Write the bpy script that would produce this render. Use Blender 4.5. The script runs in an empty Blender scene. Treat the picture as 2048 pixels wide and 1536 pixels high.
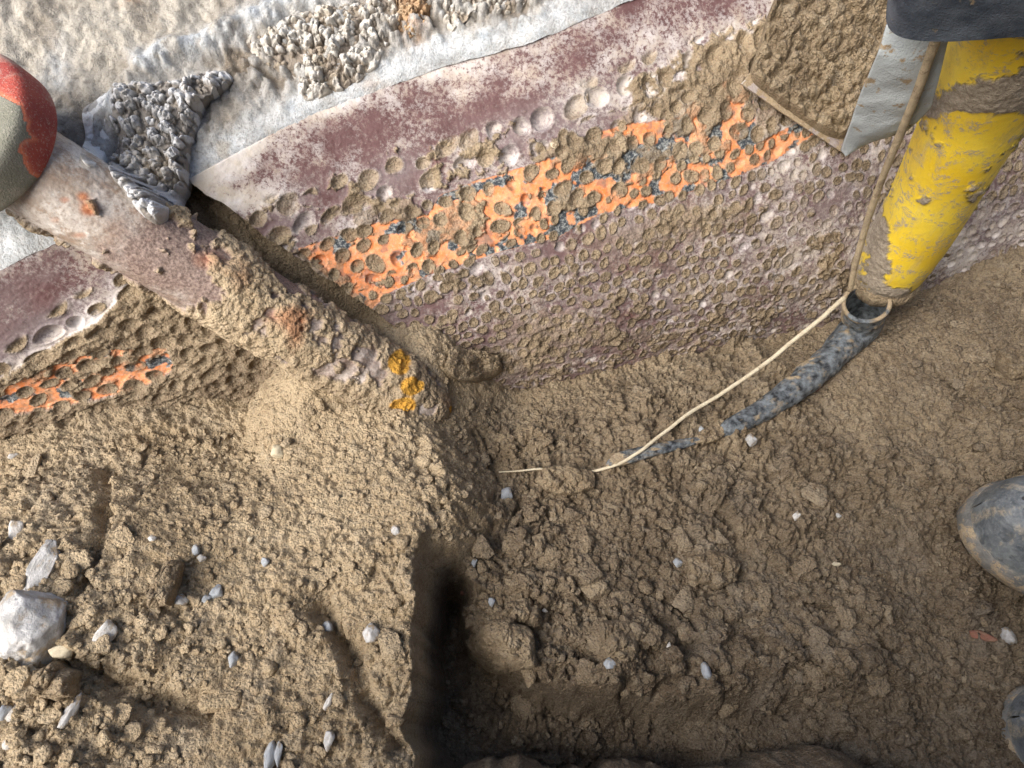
import bpy, bmesh, math, random
import numpy as np
from mathutils import Vector, Matrix

# ------------------------------------------------------------------ camera, sky, sun
C = bpy.context.scene.collection
SC = bpy.context.scene
CAMZ = 0.65
PITCH = math.radians(62)
FPX = 1409.0
cd = bpy.data.cameras.new("camera"); cam = bpy.data.objects.new("camera", cd); C.objects.link(cam)
cd.sensor_width = 36; cd.angle = 2*math.atan(1024/FPX); cd.clip_start = 0.01; cd.clip_end = 500
cam.location = (0, 0, CAMZ); cam.rotation_euler = (math.pi/2 - PITCH, 0, 0)
SC.camera = cam

SUN_EL, SUN_AZ = math.radians(49), math.radians(229)      # azimuth clockwise from +y: behind and left of the camera
w = bpy.data.worlds.new("World"); SC.world = w; w.use_nodes = True
nt = w.node_tree; bg = nt.nodes["Background"]
sky = nt.nodes.new("ShaderNodeTexSky"); sky.sky_type = 'NISHITA'; sky.sun_disc = False
sky.sun_elevation = SUN_EL; sky.sun_rotation = SUN_AZ; sky.dust_density = 4.0; sky.ozone_density = 0.6
nt.links.new(sky.outputs[0], bg.inputs[0]); bg.inputs[1].default_value = 0.088
sl = bpy.data.lights.new("sun", 'SUN'); sun = bpy.data.objects.new("sun", sl); C.objects.link(sun)
sl.energy = 2.9; sl.angle = math.radians(50); sl.color = (1.0, 0.965, 0.92)
sdir = Vector((math.sin(SUN_AZ)*math.cos(SUN_EL), math.cos(SUN_AZ)*math.cos(SUN_EL), math.sin(SUN_EL)))
sun.rotation_euler = (-sdir).to_track_quat('-Z', 'Y').to_euler()
SC.view_settings.view_transform = 'Standard'; SC.view_settings.look = 'None'
SC.view_settings.gamma = 1; SC.view_settings.exposure = 1.15
SC.cycles.max_bounces = 6; SC.cycles.diffuse_bounces = 3

# ------------------------------------------------------------------ numpy noise
def h_(i, j, k=0, s=0):
    n = (np.asarray(i).astype(np.int64)*374761393 + np.asarray(j).astype(np.int64)*668265263
         + np.asarray(k).astype(np.int64)*2147483647 + s*974634777) & 0xffffffff
    n = ((n ^ (n >> 13))*1274126177) & 0xffffffff
    n = ((n ^ (n >> 16))*2246822519) & 0xffffffff
    return ((n ^ (n >> 15)) & 0xffffff)/float(0xffffff)
def sm(x): x = np.clip(x, 0, 1); return x*x*(3-2*x)
def ss(a, b, x): return sm((x-a)/(b-a))
def vn(x, y, s=0):
    i = np.floor(x); j = np.floor(y); u = sm(x-i); v = sm(y-j)
    a = h_(i, j, 0, s); b = h_(i+1, j, 0, s); c = h_(i, j+1, 0, s); d = h_(i+1, j+1, 0, s)
    return (a*(1-u)+b*u)*(1-v)+(c*(1-u)+d*u)*v
def fbm(x, y, o=4, s=0, g=0.5):
    r = 0; a = 1; t = 0
    for k in range(o):
        r = r+a*vn(x*2**k+17.3*k, y*2**k-9.1*k, s+k); t += a; a *= g
    return r/t
def vn3(x, y, z, s=0):
    i = np.floor(x); j = np.floor(y); k = np.floor(z); u = sm(x-i); v = sm(y-j); q = sm(z-k); r = 0
    for a in (0, 1):
        for b in (0, 1):
            for c in (0, 1):
                r = r+h_(i+a, j+b, k+c, s)*(u if a else 1-u)*(v if b else 1-v)*(q if c else 1-q)
    return r
def fbm3(x, y, z, o=4, s=0, g=0.5):
    r = 0; a = 1; t = 0
    for k in range(o):
        r = r+a*vn3(x*2**k+5.1*k, y*2**k, z*2**k-3.3*k, s+k); t += a; a *= g
    return r/t
def worley(x, y, s=0, jit=1.0, hexa=False):
    """F1, F2, random id of the nearest cell"""
    i0 = np.floor(x); j0 = np.floor(y)
    f1 = np.full(x.shape, 9.); f2 = np.full(x.shape, 9.); idd = np.zeros(x.shape)
    for dj in (-1, 0, 1):
        j = j0+dj; off = 0.5*(j % 2) if hexa else 0
        for di in ((-2, -1, 0, 1) if hexa else (-1, 0, 1)):
            i = i0+di
            cx = i+0.5+off+(h_(i, j, 1, s)-0.5)*jit; cy = j+0.5+(h_(i, j, 2, s)-0.5)*jit
            d = np.hypot(x-cx, y-cy); m = d < f1
            f2 = np.where(m, f1, np.minimum(f2, d)); idd = np.where(m, h_(i, j, 3, s), idd); f1 = np.where(m, d, f1)
    return f1, f2, idd
def clods(x, y, size, s, warp=0.35):
    """lumpy crumb relief 0..1: domes with random heights parted by cracks"""
    X = x/size; Y = y/size
    wx = X+(fbm(X*1.3, Y*1.3, 3, s+50)-.5)*2*warp; wy = Y+(fbm(X*1.3+40, Y*1.3, 3, s+60)-.5)*2*warp
    f1, f2, i = worley(wx, wy, s)
    return np.clip(1-f1*f1*1.1, 0, 1)*(0.35+0.65*i)*ss(0.0, 0.16, f2-f1), i, f2-f1

def grains(x, y, size, s, dens=.8, rag=.22):
    """loose crumbs: ragged rounded grains of mixed size, in metres"""
    X = x/size; Y = y/size; f1, f2, i = worley(X+(vn(X*.9, Y*.9, s+70)-.5)*.5, Y+(vn(X*.9+30, Y*.9, s+71)-.5)*.5, s)
    f1 = f1+(fbm(X*2.6, Y*2.6, 2, s+72)-.5)*rag*2; rr = .38+.32*((i*7.13) % 1)
    d = np.clip(1-(f1/rr)**2, 0, 1)
    return np.sqrt(d)*rr*size*.85*((i*3.7) % 1 < dens), i

# ------------------------------------------------------------------ pixels <-> points
CP, SP = math.cos(PITCH), math.sin(PITCH)
def rays(px, py):
    a = (np.asarray(px, float)-1024)/FPX; b = (768-np.asarray(py, float))/FPX
    return a, CP+b*SP, -SP+b*CP
def proj(x, y, z):
    zz = z-CAMZ; d = y*CP-zz*SP; d = np.maximum(d, 0.02)
    return 1024+FPX*x/d, 768-FPX*(y*SP+zz*CP)/d
def at(px, py, t):
    a, b, c = rays(px, py); return np.array([a*t, b*t, CAMZ+c*t])

PA = at(-2, 300, .50); PB = at(862, 820, .690); PR = .0330
PAX, PAY, PAZ = PA; PBZ = PB[2]; AXX, AXY = PB[0]-PA[0], PB[1]-PA[1]; AXL = math.hypot(AXX, AXY)
# frame of the dimpled shell: s along its foot, q away from it
A0 = np.array([0.0, 0.348]); DA = np.array([0.967, 0.255]); DB = np.array([-0.255, 0.967])
def sq(x, y): u = x-A0[0]; v = y-A0[1]; return u*DA[0]+v*DA[1], u*DB[0]+v*DB[1]
def xy(s, q): return A0[0]+s*DA[0]+q*DB[0], A0[1]+s*DA[1]+q*DB[1]
_top = [(-500, 760, .21), (100, 480, .215), (375, 360, .215), (650, 212, .225), (880, 125, .232), (1060, 78, .24), (1240, 0, .25), (1560, -110, .262), (2100, -300, .27)]
_tp = []
for x_, y_, z_ in _top:
    a, b, c = rays(x_, y_); t_ = (CAMZ-z_)/(-c); s_, q_ = sq(a*t_, b*t_); _tp.append((float(s_), float(q_), z_))
_ts, _tq, _tz = [np.array(v) for v in zip(*_tp)]
def qt(s): return np.interp(s, _ts, _tq)
def zt(s): return np.interp(s, _ts, _tz)
ZB = -0.06
def shell_z(s, q):
    return ZB+(zt(s)-ZB)*np.sqrt(np.clip(q/qt(s), 0, 1))
def crust_z(s, q):
    d = np.maximum(q-qt(s), 0); r = zt(s)+d*0.52
    return np.where(r > .62, .62+(r-.62)*.02, r)
def G(x, y):
    """smooth height of the soil: trench floor, left mound, pit, banks (the near one raised out of view for shade)"""
    s, q = sq(x, y)
    wd = 0.014+0.085*ss(.10, .24, y)
    xe = -0.078+(fbm(y*55, y*0+3, 3, 14)-.5)*.016*ss(.16, .10, y)+0.012*np.sin(y*40)*ss(.1, .2, y)-0.02*ss(.15, .3, y)
    m = 1-ss(0, 1, (x-xe)/wd)
    mz = 0.082+0.065*sm((-.1-x)/.3)
    mz = mz-0.055*ss(.14, .0, -q)*sm((-.13-x)/.12)
    z = mz*m
    fl = 0.035*ss(.35, .8, x)*ss(.1, .3, y)-0.026*ss(-.07, 0., q)*ss(.62, .40, x)
    z = z+fl*(1-m)
    jj = (fbm(x*30, y*30, 3, 17)-.5)*.022
    pit = np.maximum.reduce([ss(r_+.020, r_-.008, np.hypot(x-a_, y-b_)+jj) for a_, b_, r_ in PITS])*(1-m)
    z = z-0.080*pit
    tr = ss(-.05, .02, x)*ss(.42, .2, x)*ss(.065, .03, y)
    z = z-0.05*tr*(1-pit)
    yb = np.interp(x, [-.6, -.12, 0, .25, .38, 1.2], [-.16, -.03, -.003, -.003, -.06, -.10])+(fbm(x*20, x*0+1, 4, 18)-.5)*.045
    hb = np.interp(x, [-1.2, -.36, -.20, 3], [.22, .22, 1.25, 1.35]); db = yb-y  # near bank: unseen height behind the camera, raised to shade the right-hand floor
    z = np.maximum(z, np.minimum(np.interp(db, [0, .13, .17, .24], [0, .42, 1.2, 2.0])+np.where(db > 0, 0, -9), hb))
    # soil heaped along the steel post
    t = ((x-PAX)*AXX+(y-PAY)*AXY)/AXL**2; dd = ((x-PAX)*(-AXY)+(y-PAY)*AXX)/AXL; pz = PAZ+(PBZ-PAZ)*t
    hp = pz+.012*ss(.9, .7, t)-np.where(dd > 0, np.abs(dd)*1.8, np.maximum(np.abs(dd)-.03, 0)*.40)-.5*np.maximum(t-1, 0)*AXL-.012
    hp = hp-.22*(1-ss(.12, .74, t))+.016*(fbm(x*22, y*22, 3, 19)-.5)-(1-ss(1.22, 1.0, t))*.3
    z = .5*(z+hp+np.sqrt((z-hp)**2+.018**2)-.018*np.exp(-np.abs(z-hp)/.05))
    z = np.where(x > .75, np.maximum(z, 0.50*ss(.75, 1.3, x)), z); z = np.where(x < -.65, np.maximum(z, 0.45*ss(-.65, -1.3, x)), z)
    return z
_pa, _pb = [], []
for _p in ((870, 1180, .018), (875, 1230, .024), (880, 1290, .030), (890, 1350, .036), (915, 1400, .040), (960, 1440, .040), (1020, 1470, .036), (1090, 1490, .032), (1160, 1495, .028), (1250, 1500, .022), (1340, 1505, .018)):
    _a, _b, _c = rays(_p[0], _p[1]); _t = (CAMZ+.06)/(-_c); _pa.append((float(_a*_t), float(_b*_t), _p[2]))
PITS = _pa
def gz(x, y):
    """soil incl. the backing that stands behind the shell and under the crust"""
    s, q = sq(x, y); g = G(x, y); q2 = q-0.016
    b = np.where(q2 < qt(s), shell_z(s, q2)-.010, crust_z(s, q2)-.045)
    return np.where(q2 > 0, np.maximum(np.where(q2 < qt(s)*.8, g, -9), b), g)
def base(x, y):
    s, q = sq(x, y); g = G(x, y)
    r = np.where(q <= 0, g, np.where(q < qt(s), np.maximum(g, shell_z(s, q)), crust_z(s, q)))
    return r
def hit(px, py, f=base):
    """points of the base surface under the given pixels"""
    px = np.atleast_1d(np.asarray(px, float)); py = np.atleast_1d(np.asarray(py, float)); a, b, c = rays(px, py); a, b, c = [np.array(v) for v in np.broadcast_arrays(a, b, c)]
    lo = np.full(a.shape, .2); hi = np.full(a.shape, 1.5); open_ = np.ones(a.shape, bool); st = .0075
    for t in np.arange(.26, 1.5, st):
        ix = np.nonzero(open_)
        if len(ix[0]) == 0: break
        un = CAMZ+c[ix]*t < f(a[ix]*t, b[ix]*t); k = tuple(v[un] for v in ix); hi[k] = t; lo[k] = t-st; open_[k] = False
    for _ in range(14):
        mid = (lo+hi)/2; u = CAMZ+c*mid < f(a*mid, b*mid); hi = np.where(u, mid, hi); lo = np.where(u, lo, mid)
    return a*hi, b*hi, CAMZ+c*hi
def blobs(px, py, L):
    r = np.zeros(np.shape(px))
    for x, y, rx, ry, a in L: r = r+a*np.exp(-(((px-x)/rx)**2+((py-y)/ry)**2))
    return r
def pdist(px, py, pts):
    d = np.full(np.shape(px), 1e9)
    for (x0, y0), (x1, y1) in zip(pts[:-1], pts[1:]):
        dx, dy = x1-x0, y1-y0; t = np.clip(((px-x0)*dx+(py-y0)*dy)/(dx*dx+dy*dy), 0, 1)
        d = np.minimum(d, np.hypot(px-x0-t*dx, py-y0-t*dy))
    return d
def inpoly(px, py, P):
    r = np.zeros(np.shape(px), bool); n = len(P)
    for k in range(n):
        x0, y0 = P[k]; x1, y1 = P[(k+1) % n]
        if y0 == y1: continue
        r ^= ((y0 > py) != (y1 > py)) & (px < (x1-x0)*(py-y0)/(y1-y0)+x0)
    return r
def soft(px, py, P, w):
    """1 inside the polygon, falling to 0 at w pixels outside"""
    d = pdist(px, py, list(P)+[P[0]]); return np.where(inpoly(px, py, P), 1, 1-sm(d/w))

# ------------------------------------------------------------------ mesh helpers
def tag(o, label=None, cat=None, group=None, kind=None):
    if label: o['label'] = label
    if cat: o['category'] = cat
    if group: o['group'] = group
    if kind: o['kind'] = kind
    return o
def link(name, me, mat, parent=None, smooth=True):
    o = bpy.data.objects.new(name, me); C.objects.link(o)
    if mat: me.materials.append(mat)
    if smooth: me.shade_smooth()
    if parent is not None:
        o.parent = parent; o.matrix_parent_inverse = parent.matrix_world.inverted()
    return o
def empty(name, loc):
    o = bpy.data.objects.new(name, None); C.objects.link(o); o.location = Vector([float(v) for v in loc]); o.empty_display_size = .02
    o.matrix_world = Matrix.Translation(o.location)
    return o
def mesh_np(name, co, quads, attrs={}):
    me = bpy.data.meshes.new(name); nv = len(co); nf = len(quads)
    me.vertices.add(nv); me.vertices.foreach_set('co', np.ascontiguousarray(co, dtype=np.float32).ravel())
    me.loops.add(nf*4); me.loops.foreach_set('vertex_index', np.ascontiguousarray(quads, dtype=np.int32).ravel())
    me.polygons.add(nf); me.polygons.foreach_set('loop_start', np.arange(0, nf*4, 4, dtype=np.int32))
    me.polygons.foreach_set('loop_total', np.full(nf, 4, dtype=np.int32))
    for k, v in attrs.items():
        a = me.attributes.new(k, 'FLOAT', 'POINT'); a.data.foreach_set('value', np.ascontiguousarray(v, dtype=np.float32).ravel())
    me.update(calc_edges=True); me.validate(); return me
def gridfaces(ny, nx, wrap=False, flip=False):
    i = np.arange(ny*nx).reshape(ny, nx)
    if wrap: i = np.concatenate([i, i[:, :1]], 1)
    a, b, c, d = i[:-1, :-1], i[:-1, 1:], i[1:, 1:], i[1:, :-1]
    q = np.stack([a, b, c, d] if not flip else [a, d, c, b], -1).reshape(-1, 4); return q
def grid_obj(name, X, Y, Z, mat, attrs={}, parent=None, wrap=False, flip=False):
    ny, nx = X.shape; me = mesh_np(name, np.stack([X, Y, Z], -1).reshape(-1, 3), gridfaces(ny, nx, wrap, flip), attrs)
    return link(name, me, mat, parent)
def normals(X, Y, Z):
    P = np.stack([X, Y, Z], -1); du = np.gradient(P, axis=1); dv = np.gradient(P, axis=0)
    n = np.cross(du, dv); return n/np.maximum(np.linalg.norm(n, axis=-1, keepdims=True), 1e-12)
def skirt(A, fn=None):
    """pad an array by one ring (used to turn the rim of a sheet backwards)"""
    return np.pad(A, 1, mode='edge')
def smoothbox(A, n):
    for _ in range(n):
        B = np.pad(A, 1, mode='edge'); A = (B[:-2, 1:-1]+B[2:, 1:-1]+B[1:-1, :-2]+B[1:-1, 2:]+2*A)/6
    return A

# ------------------------------------------------------------------ materials
class M:
    def __init__(s, name, rough=.9, spec=.25):
        s.m = bpy.data.materials.new(name); s.m.use_nodes = True; s.t = s.m.node_tree; s.b = s.t.nodes["Principled BSDF"]
        s.b.inputs['Roughness'].default_value = rough; s.b.inputs['Specular IOR Level'].default_value = spec
        s.co = s.t.nodes.new("ShaderNodeTexCoord").outputs['Object']
    def put(s, sock, v):
        if isinstance(v, bpy.types.NodeSocket): s.t.links.new(v, sock)
        elif isinstance(v, (tuple, list)) and len(v) == 3 and sock.type == 'RGBA': sock.default_value = (*v, 1)
        else: sock.default_value = v
    def attr(s, n):
        a = s.t.nodes.new("ShaderNodeAttribute"); a.attribute_name = n; return a.outputs['Fac']
    def noise(s, sc, det=5, rough=.6, dist=0., co=None):
        n = s.t.nodes.new("ShaderNodeTexNoise"); s.put(n.inputs['Vector'], co or s.co)
        n.inputs['Scale'].default_value = sc; n.inputs['Detail'].default_value = det; n.inputs['Roughness'].default_value = rough
        n.inputs['Distortion'].default_value = dist; return n.outputs['Fac']
    def vor(s, sc, feat='F1', co=None, out='Distance'):
        n = s.t.nodes.new("ShaderNodeTexVoronoi"); n.feature = feat; s.put(n.inputs['Vector'], co or s.co)
        n.inputs['Scale'].default_value = sc; return n.outputs[out]
    def scale(s, v, rot=(0, 0, 0)):
        n = s.t.nodes.new("ShaderNodeMapping"); s.put(n.inputs['Vector'], s.co); n.inputs['Scale'].default_value = v; n.inputs['Rotation'].default_value = rot
        return n.outputs[0]
    def rng(s, v, a, b, c=0., d=1., smooth=False):
        n = s.t.nodes.new("ShaderNodeMapRange"); s.put(n.inputs[0], v)
        if smooth: n.interpolation_type = 'SMOOTHSTEP'
        for k, x in enumerate((a, b, c, d)): n.inputs[k+1].default_value = x
        return n.outputs[0]
    def mix(s, f, a, b, mode='MIX'):
        n = s.t.nodes.new("ShaderNodeMix"); n.data_type = 'RGBA'; n.blend_type = mode
        s.put(n.inputs[0], f); s.put(n.inputs[6], a); s.put(n.inputs[7], b); return n.outputs[2]
    def math(s, op, a, b=0., clamp=False):
        n = s.t.nodes.new("ShaderNodeMath"); n.operation = op; n.use_clamp = clamp; s.put(n.inputs[0], a); s.put(n.inputs[1], b); return n.outputs[0]
    def bump(s, h, dist=.001, st=1., chain=None):
        n = s.t.nodes.new("ShaderNodeBump"); s.put(n.inputs['Height'], h); n.inputs['Distance'].default_value = dist; n.inputs['Strength'].default_value = st
        if chain: s.t.links.new(chain, n.inputs['Normal'])
        return n.outputs[0]
    def done(s, col, bump=None, rough=None):
        s.put(s.b.inputs['Base Color'], col)
        if bump: s.t.links.new(bump, s.b.inputs['Normal'])
        if rough is not None: s.put(s.b.inputs['Roughness'], rough)
        return s.m

def soilcol(m, dry=None, tone=False):
    """brown soil colours of the place; dry = 0 damp .. 1 dry"""
    n1 = m.math('ADD', m.math('MULTIPLY', m.noise(22, 5, .65), .6), m.math('MULTIPLY', m.noise(8, 4, .6), .4)); n2 = m.noise(160, 4, .7); n3 = m.noise(700, 3, .7)
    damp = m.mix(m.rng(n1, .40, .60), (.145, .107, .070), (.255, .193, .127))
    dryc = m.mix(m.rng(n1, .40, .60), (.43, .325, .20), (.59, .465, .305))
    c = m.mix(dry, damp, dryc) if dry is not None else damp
    if tone: c = m.mix(m.rng(m.attr('tone'), 0, .3, .45, 0), c, m.mix(.55, c, (.13, .085, .05))); c = m.mix(m.rng(m.attr('tone'), .7, 1, 0, .55), c, m.mix(.6, c, (.50, .42, .31)))
    c = m.mix(m.rng(n2, .5, .68, 0, .7), c, m.mix(.6, c, (.40, .33, .23)))
    c = m.mix(m.rng(n2, .48, .32, 0, .7), c, m.mix(.6, c, (.12, .078, .045)))
    c = m.mix(m.rng(n3, .56, .68, 0, .7), c, m.mix(.6, c, (.55, .48, .37))); c = m.mix(m.rng(n3, .45, .34, 0, .75), c, m.mix(.7, c, (.085, .055, .033)))
    c = m.mix(m.rng(m.vor(170, out='Distance'), .09, .05, 0, .7), c, m.mix(m.rng(m.noise(9, 2), .4, .6), (.52, .47, .38), (.30, .16, .09)))
    return c, n2, n3
def soilbump(m, n2, n3, d=.0018, k=None):
    if k is not None:
        b = m.bump(m.math('MULTIPLY', m.math('ADD', m.math('ADD', m.math('MULTIPLY', n3, .8), n2), m.math('MULTIPLY', m.vor(420), -.5)), m.math('ADD', m.math('MULTIPLY', k, .9), .1)), d*2.4); return b
    return m.bump(m.math('ADD', m.math('ADD', m.math('MULTIPLY', n3, .8), n2), m.math('MULTIPLY', m.vor(420), -.5)), d*2.4)

def mat_soil():
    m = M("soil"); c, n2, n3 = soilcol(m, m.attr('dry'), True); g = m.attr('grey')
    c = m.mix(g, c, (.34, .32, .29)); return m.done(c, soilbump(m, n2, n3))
def mat_shell():
    m = M("muddy_maroon_coating", .6); mud = m.attr('mud'); dust = m.attr('dust'); org = m.attr('orange'); blk = m.attr('black'); lil = m.attr('lilac')
    n = m.noise(60, 4); fine = m.noise(260, 7, .82); f2 = m.noise(300, 5, .8)
    mar = m.mix(m.rng(n, .3, .7), (.080, .036, .034), (.130, .068, .066))
    mar = m.mix(lil, mar, (.215, .180, .180))
    oc = m.mix(m.rng(n, .35, .65), (.62, .19, .055), (.70, .31, .15)); oc = m.mix(m.rng(f2, .52, .7, 0, .7), oc, (.70, .46, .33)); oc = m.mix(m.rng(m.noise(110, 6, .75), .50, .62, 0, .75), oc, (.27, .18, .11))
    bc = m.mix(m.rng(f2, .47, .62), (.030, .038, .046), (.30, .31, .30))
    c = m.mix(org, mar, oc); c = m.mix(blk, c, bc)
    d = m.math('MULTIPLY', dust, m.rng(m.math('ADD', fine, m.math('MULTIPLY', dust, .22)), .54, .64)); d = m.math('MAXIMUM', d, m.rng(dust, .75, 1.05))
    c = m.mix(d, c, m.mix(m.rng(n, .35, .65), (.60, .56, .54), (.50, .44, .36)))
    sc_, n2, n3 = soilcol(m, m.math('MULTIPLY', m.attr('dry'), 1.0))
    c = m.mix(mud, c, sc_)
    b = soilbump(m, n2, n3, .0012, mud)
    return m.done(c, b, m.rng(mud, 0, 1, .55, .95))
def mat_crust():
    m = M("pale_mortar"); tan = m.attr('tan'); blue = m.attr('blue'); rust = m.attr('rust'); drk = m.attr('brown')
    st = m.scale((1, 1, 1)); n = m.noise(45, 5, .65, .4, st); f = m.noise(420, 4, .75, .0, st); n9 = m.noise(1100, 2, .7)
    c = m.mix(m.rng(n, .35, .65), (.56, .54, .50), (.40, .385, .36))
    c = m.mix(tan, c, m.mix(m.rng(n, .35, .65), (.52, .48, .41), (.36, .33, .28)))
    c = m.mix(m.math('MULTIPLY', blue, m.rng(m.math('ADD', n, m.math('MULTIPLY', blue, .22)), .46, .66)), c, m.mix(m.rng(m.noise(70, 5, .7), .35, .65), (.44, .48, .51), (.74, .76, .77)))
    c = m.mix(drk, c, (.20, .165, .125)); c = m.mix(rust, c, (.42, .22, .10))
    c = m.mix(m.rng(f, .52, .36, 0, .8), c, m.mix(.6, c, (.14, .12, .10))); c = m.mix(m.rng(n9, .58, .72, 0, .5), c, (.72, .70, .66))
    return m.done(c, m.bump(m.math('ADD', f, m.math('MULTIPLY', n9, .4)), .0022))
def mat_lump(name, a, b, dark):
    m = M(name); g = m.attr('cell'); f = m.noise(500, 4, .7); n = m.noise(40, 4)
    c = m.mix(g, a, b); c = m.mix(m.attr('crack'), c, dark); c = m.mix(m.rng(f, .5, .3, 0, .5), c, dark); c = m.mix(m.rng(n, .5, .75, 0, .6), c, (.44, .37, .27))
    return m.done(c, m.bump(f, .0012))
def mat_pipe():
    m = M("galvanised_steel", .55, .4); mud = m.attr('mud'); n = m.noise(38, 5, .6); f = m.noise(500, 4, .7); r = m.attr('rust'); p = m.attr('purple')
    c = m.mix(m.rng(n, .35, .65), (.56, .53, .49), (.29, .23, .18)); c = m.mix(m.rng(f, .5, .35, 0, .6), c, (.26, .21, .17)); st = m.noise(75, 6, .75); c = m.mix(m.rng(st, .50, .60, 0, .75), c, (.24, .165, .115)); c = m.mix(m.rng(st, .42, .32, 0, .7), c, (.70, .69, .66)); c = m.mix(p, c, m.mix(m.rng(f, .4, .6), (.12, .08, .068), (.27, .20, .165)))
    c = m.mix(r, c, m.mix(m.rng(f, .4, .65), (.26, .085, .035), (.42, .19, .09)))
    s_, n2, n3 = soilcol(m, m.attr('dry')); c = m.mix(mud, c, s_); c = m.mix(m.math('MULTIPLY', m.math('MULTIPLY', r, mud), .7), c, (.30, .12, .05)); c = m.mix(m.attr('ochre'), c, m.mix(m.rng(f, .35, .6), (.46, .22, .03), (.60, .33, .05)))
    return m.done(c, soilbump(m, n2, n3, .0012, mud), m.rng(mud, 0, 1, .6, .95))
def mat_cap():
    m = M("flaking_painted_metal", .45, .5); pk = m.attr('paint'); n = m.noise(50, 4); f = m.noise(700, 3, .7)
    red = m.mix(m.rng(n, .35, .65), (.25, .030, .024), (.37, .060, .038)); gr = m.mix(m.rng(n, .3, .7), (.15, .148, .11), (.21, .205, .165))
    c = m.mix(pk, red, gr); c = m.mix(m.attr('edge'), c, (.62, .18, .09)); c = m.mix(m.rng(f, .56, .70, 0, .6), c, (.50, .45, .38)); d = m.noise(30, 6, .75); c = m.mix(m.rng(d, .52, .66, 0, .6), c, (.36, .32, .26))
    return m.done(c, m.bump(m.math('ADD', f, d), .0012), .75)
def mat_rock(name, a, b, mudf=.45):
    m = M(name, .75, .3); n = m.noise(1.8, 5, .65); f = m.noise(7, 5, .75); nn = m.noise(1.3, 5, .7)
    c = m.mix(m.rng(n, .35, .65), a, b); c = m.mix(m.rng(nn, .52, .62, 0, mudf), c, (.36, .27, .17)); c = m.mix(m.rng(f, .48, .34, 0, .6), c, m.mix(.5, c, (.16, .13, .10)))
    return m.done(c, m.bump(f, .0012))
def mat_simple(name, a, b, sc, mud=0., rough=.6, spec=.4, bd=.0005, att=False):
    m = M(name, rough, spec); n = m.noise(sc, 4); f = m.noise(sc*9, 4, .7); c = m.mix(m.rng(n, .35, .65), a, b)
    s_, n2, n3 = soilcol(m, m.attr('dry') if att else .6)
    k = m.attr('mud') if att else m.rng(m.noise(70, 5, .7), .60-mud*.3, .66-mud*.3)
    c = m.mix(k, c, s_)
    return m.done(c, m.bump(m.math('ADD', f, n3), bd*2), m.rng(k, 0, 1, rough, .95))

SOIL = mat_soil(); SHELL = mat_shell(); CRUST = mat_crust(); PIPE = mat_pipe(); CAP = mat_cap()

# ------------------------------------------------------------------ ground
def axis(a, b, step, far_a, far_b, g=1.12):
    mid = list(np.arange(a, b, step)); lo = []; hi = []; x = a; d = step
    while x > far_a: d *= g; x -= d; lo.append(x)
    x = mid[-1]; d = step
    while x < far_b: d *= g; x += d; hi.append(x)
    return np.array(lo[::-1]+mid+hi)
def soil_relief(x, y, px, py, dense=1.0):
    """metres of crumb relief"""
    rough = fbm(x*9+3, y*9, 3, 91)                               # where it is cloddy, where trodden
    k = ss(.38, .62, rough)
    c1, i1, e1 = clods(x, y, .050, 1, .22); c2, i2, e2 = clods(x, y, .021, 2, .22)
    wx = x+(fbm(x*90, y*90, 2, 31)-.5)*.012; wy = y+(fbm(x*90+7, y*90, 2, 32)-.5)*.012
    bil = 0
    for q_, (sc, am) in enumerate(((150, .0034), (290, .0024), (520, .0015))): bil = bil+am*np.abs(2*vn(wx*sc+11*q_, wy*sc, 33+q_)-1)**.8*2
    gs = [grains(x+.9, y+.2, .034, 8, .45, .3), grains(x, y, .019, 3, .55, .28), grains(x+.3, y, .0105, 4, .7), grains(x, y+.4, .0064, 5, .85), grains(x+.1, y+.7, .0042, 6, .95)]
    g = 0; tone = .5
    for (gk, ik), a_ in zip(gs, (.95*k*ss(.45, .6, fbm(x*13, y*13, 2, 96)), .30+.75*k, .55+.55*k, 1.15, 1.3)):
        gk = gk*a_; tone = np.where(gk > g, (ik*5.77) % 1, tone); g = np.maximum(g, gk)
    g4 = gs[4][0]
    cr = np.exp(-((fbm(x*26, y*26, 4, 15)-.5)/.012)**2)*ss(.45, .6, vn(x*20, y*20, 16))
    z = (fbm(x*7, y*7, 4, 5)-.5)*.026+c1*.009*(.3+.7*k)+c2*.0050*(.2+.8*k)+g*1.05+bil*(.65+.35*k)+(fbm(x*60, y*60, 4, 7)-.5)*.010-cr*.004
    return z, tone
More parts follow.
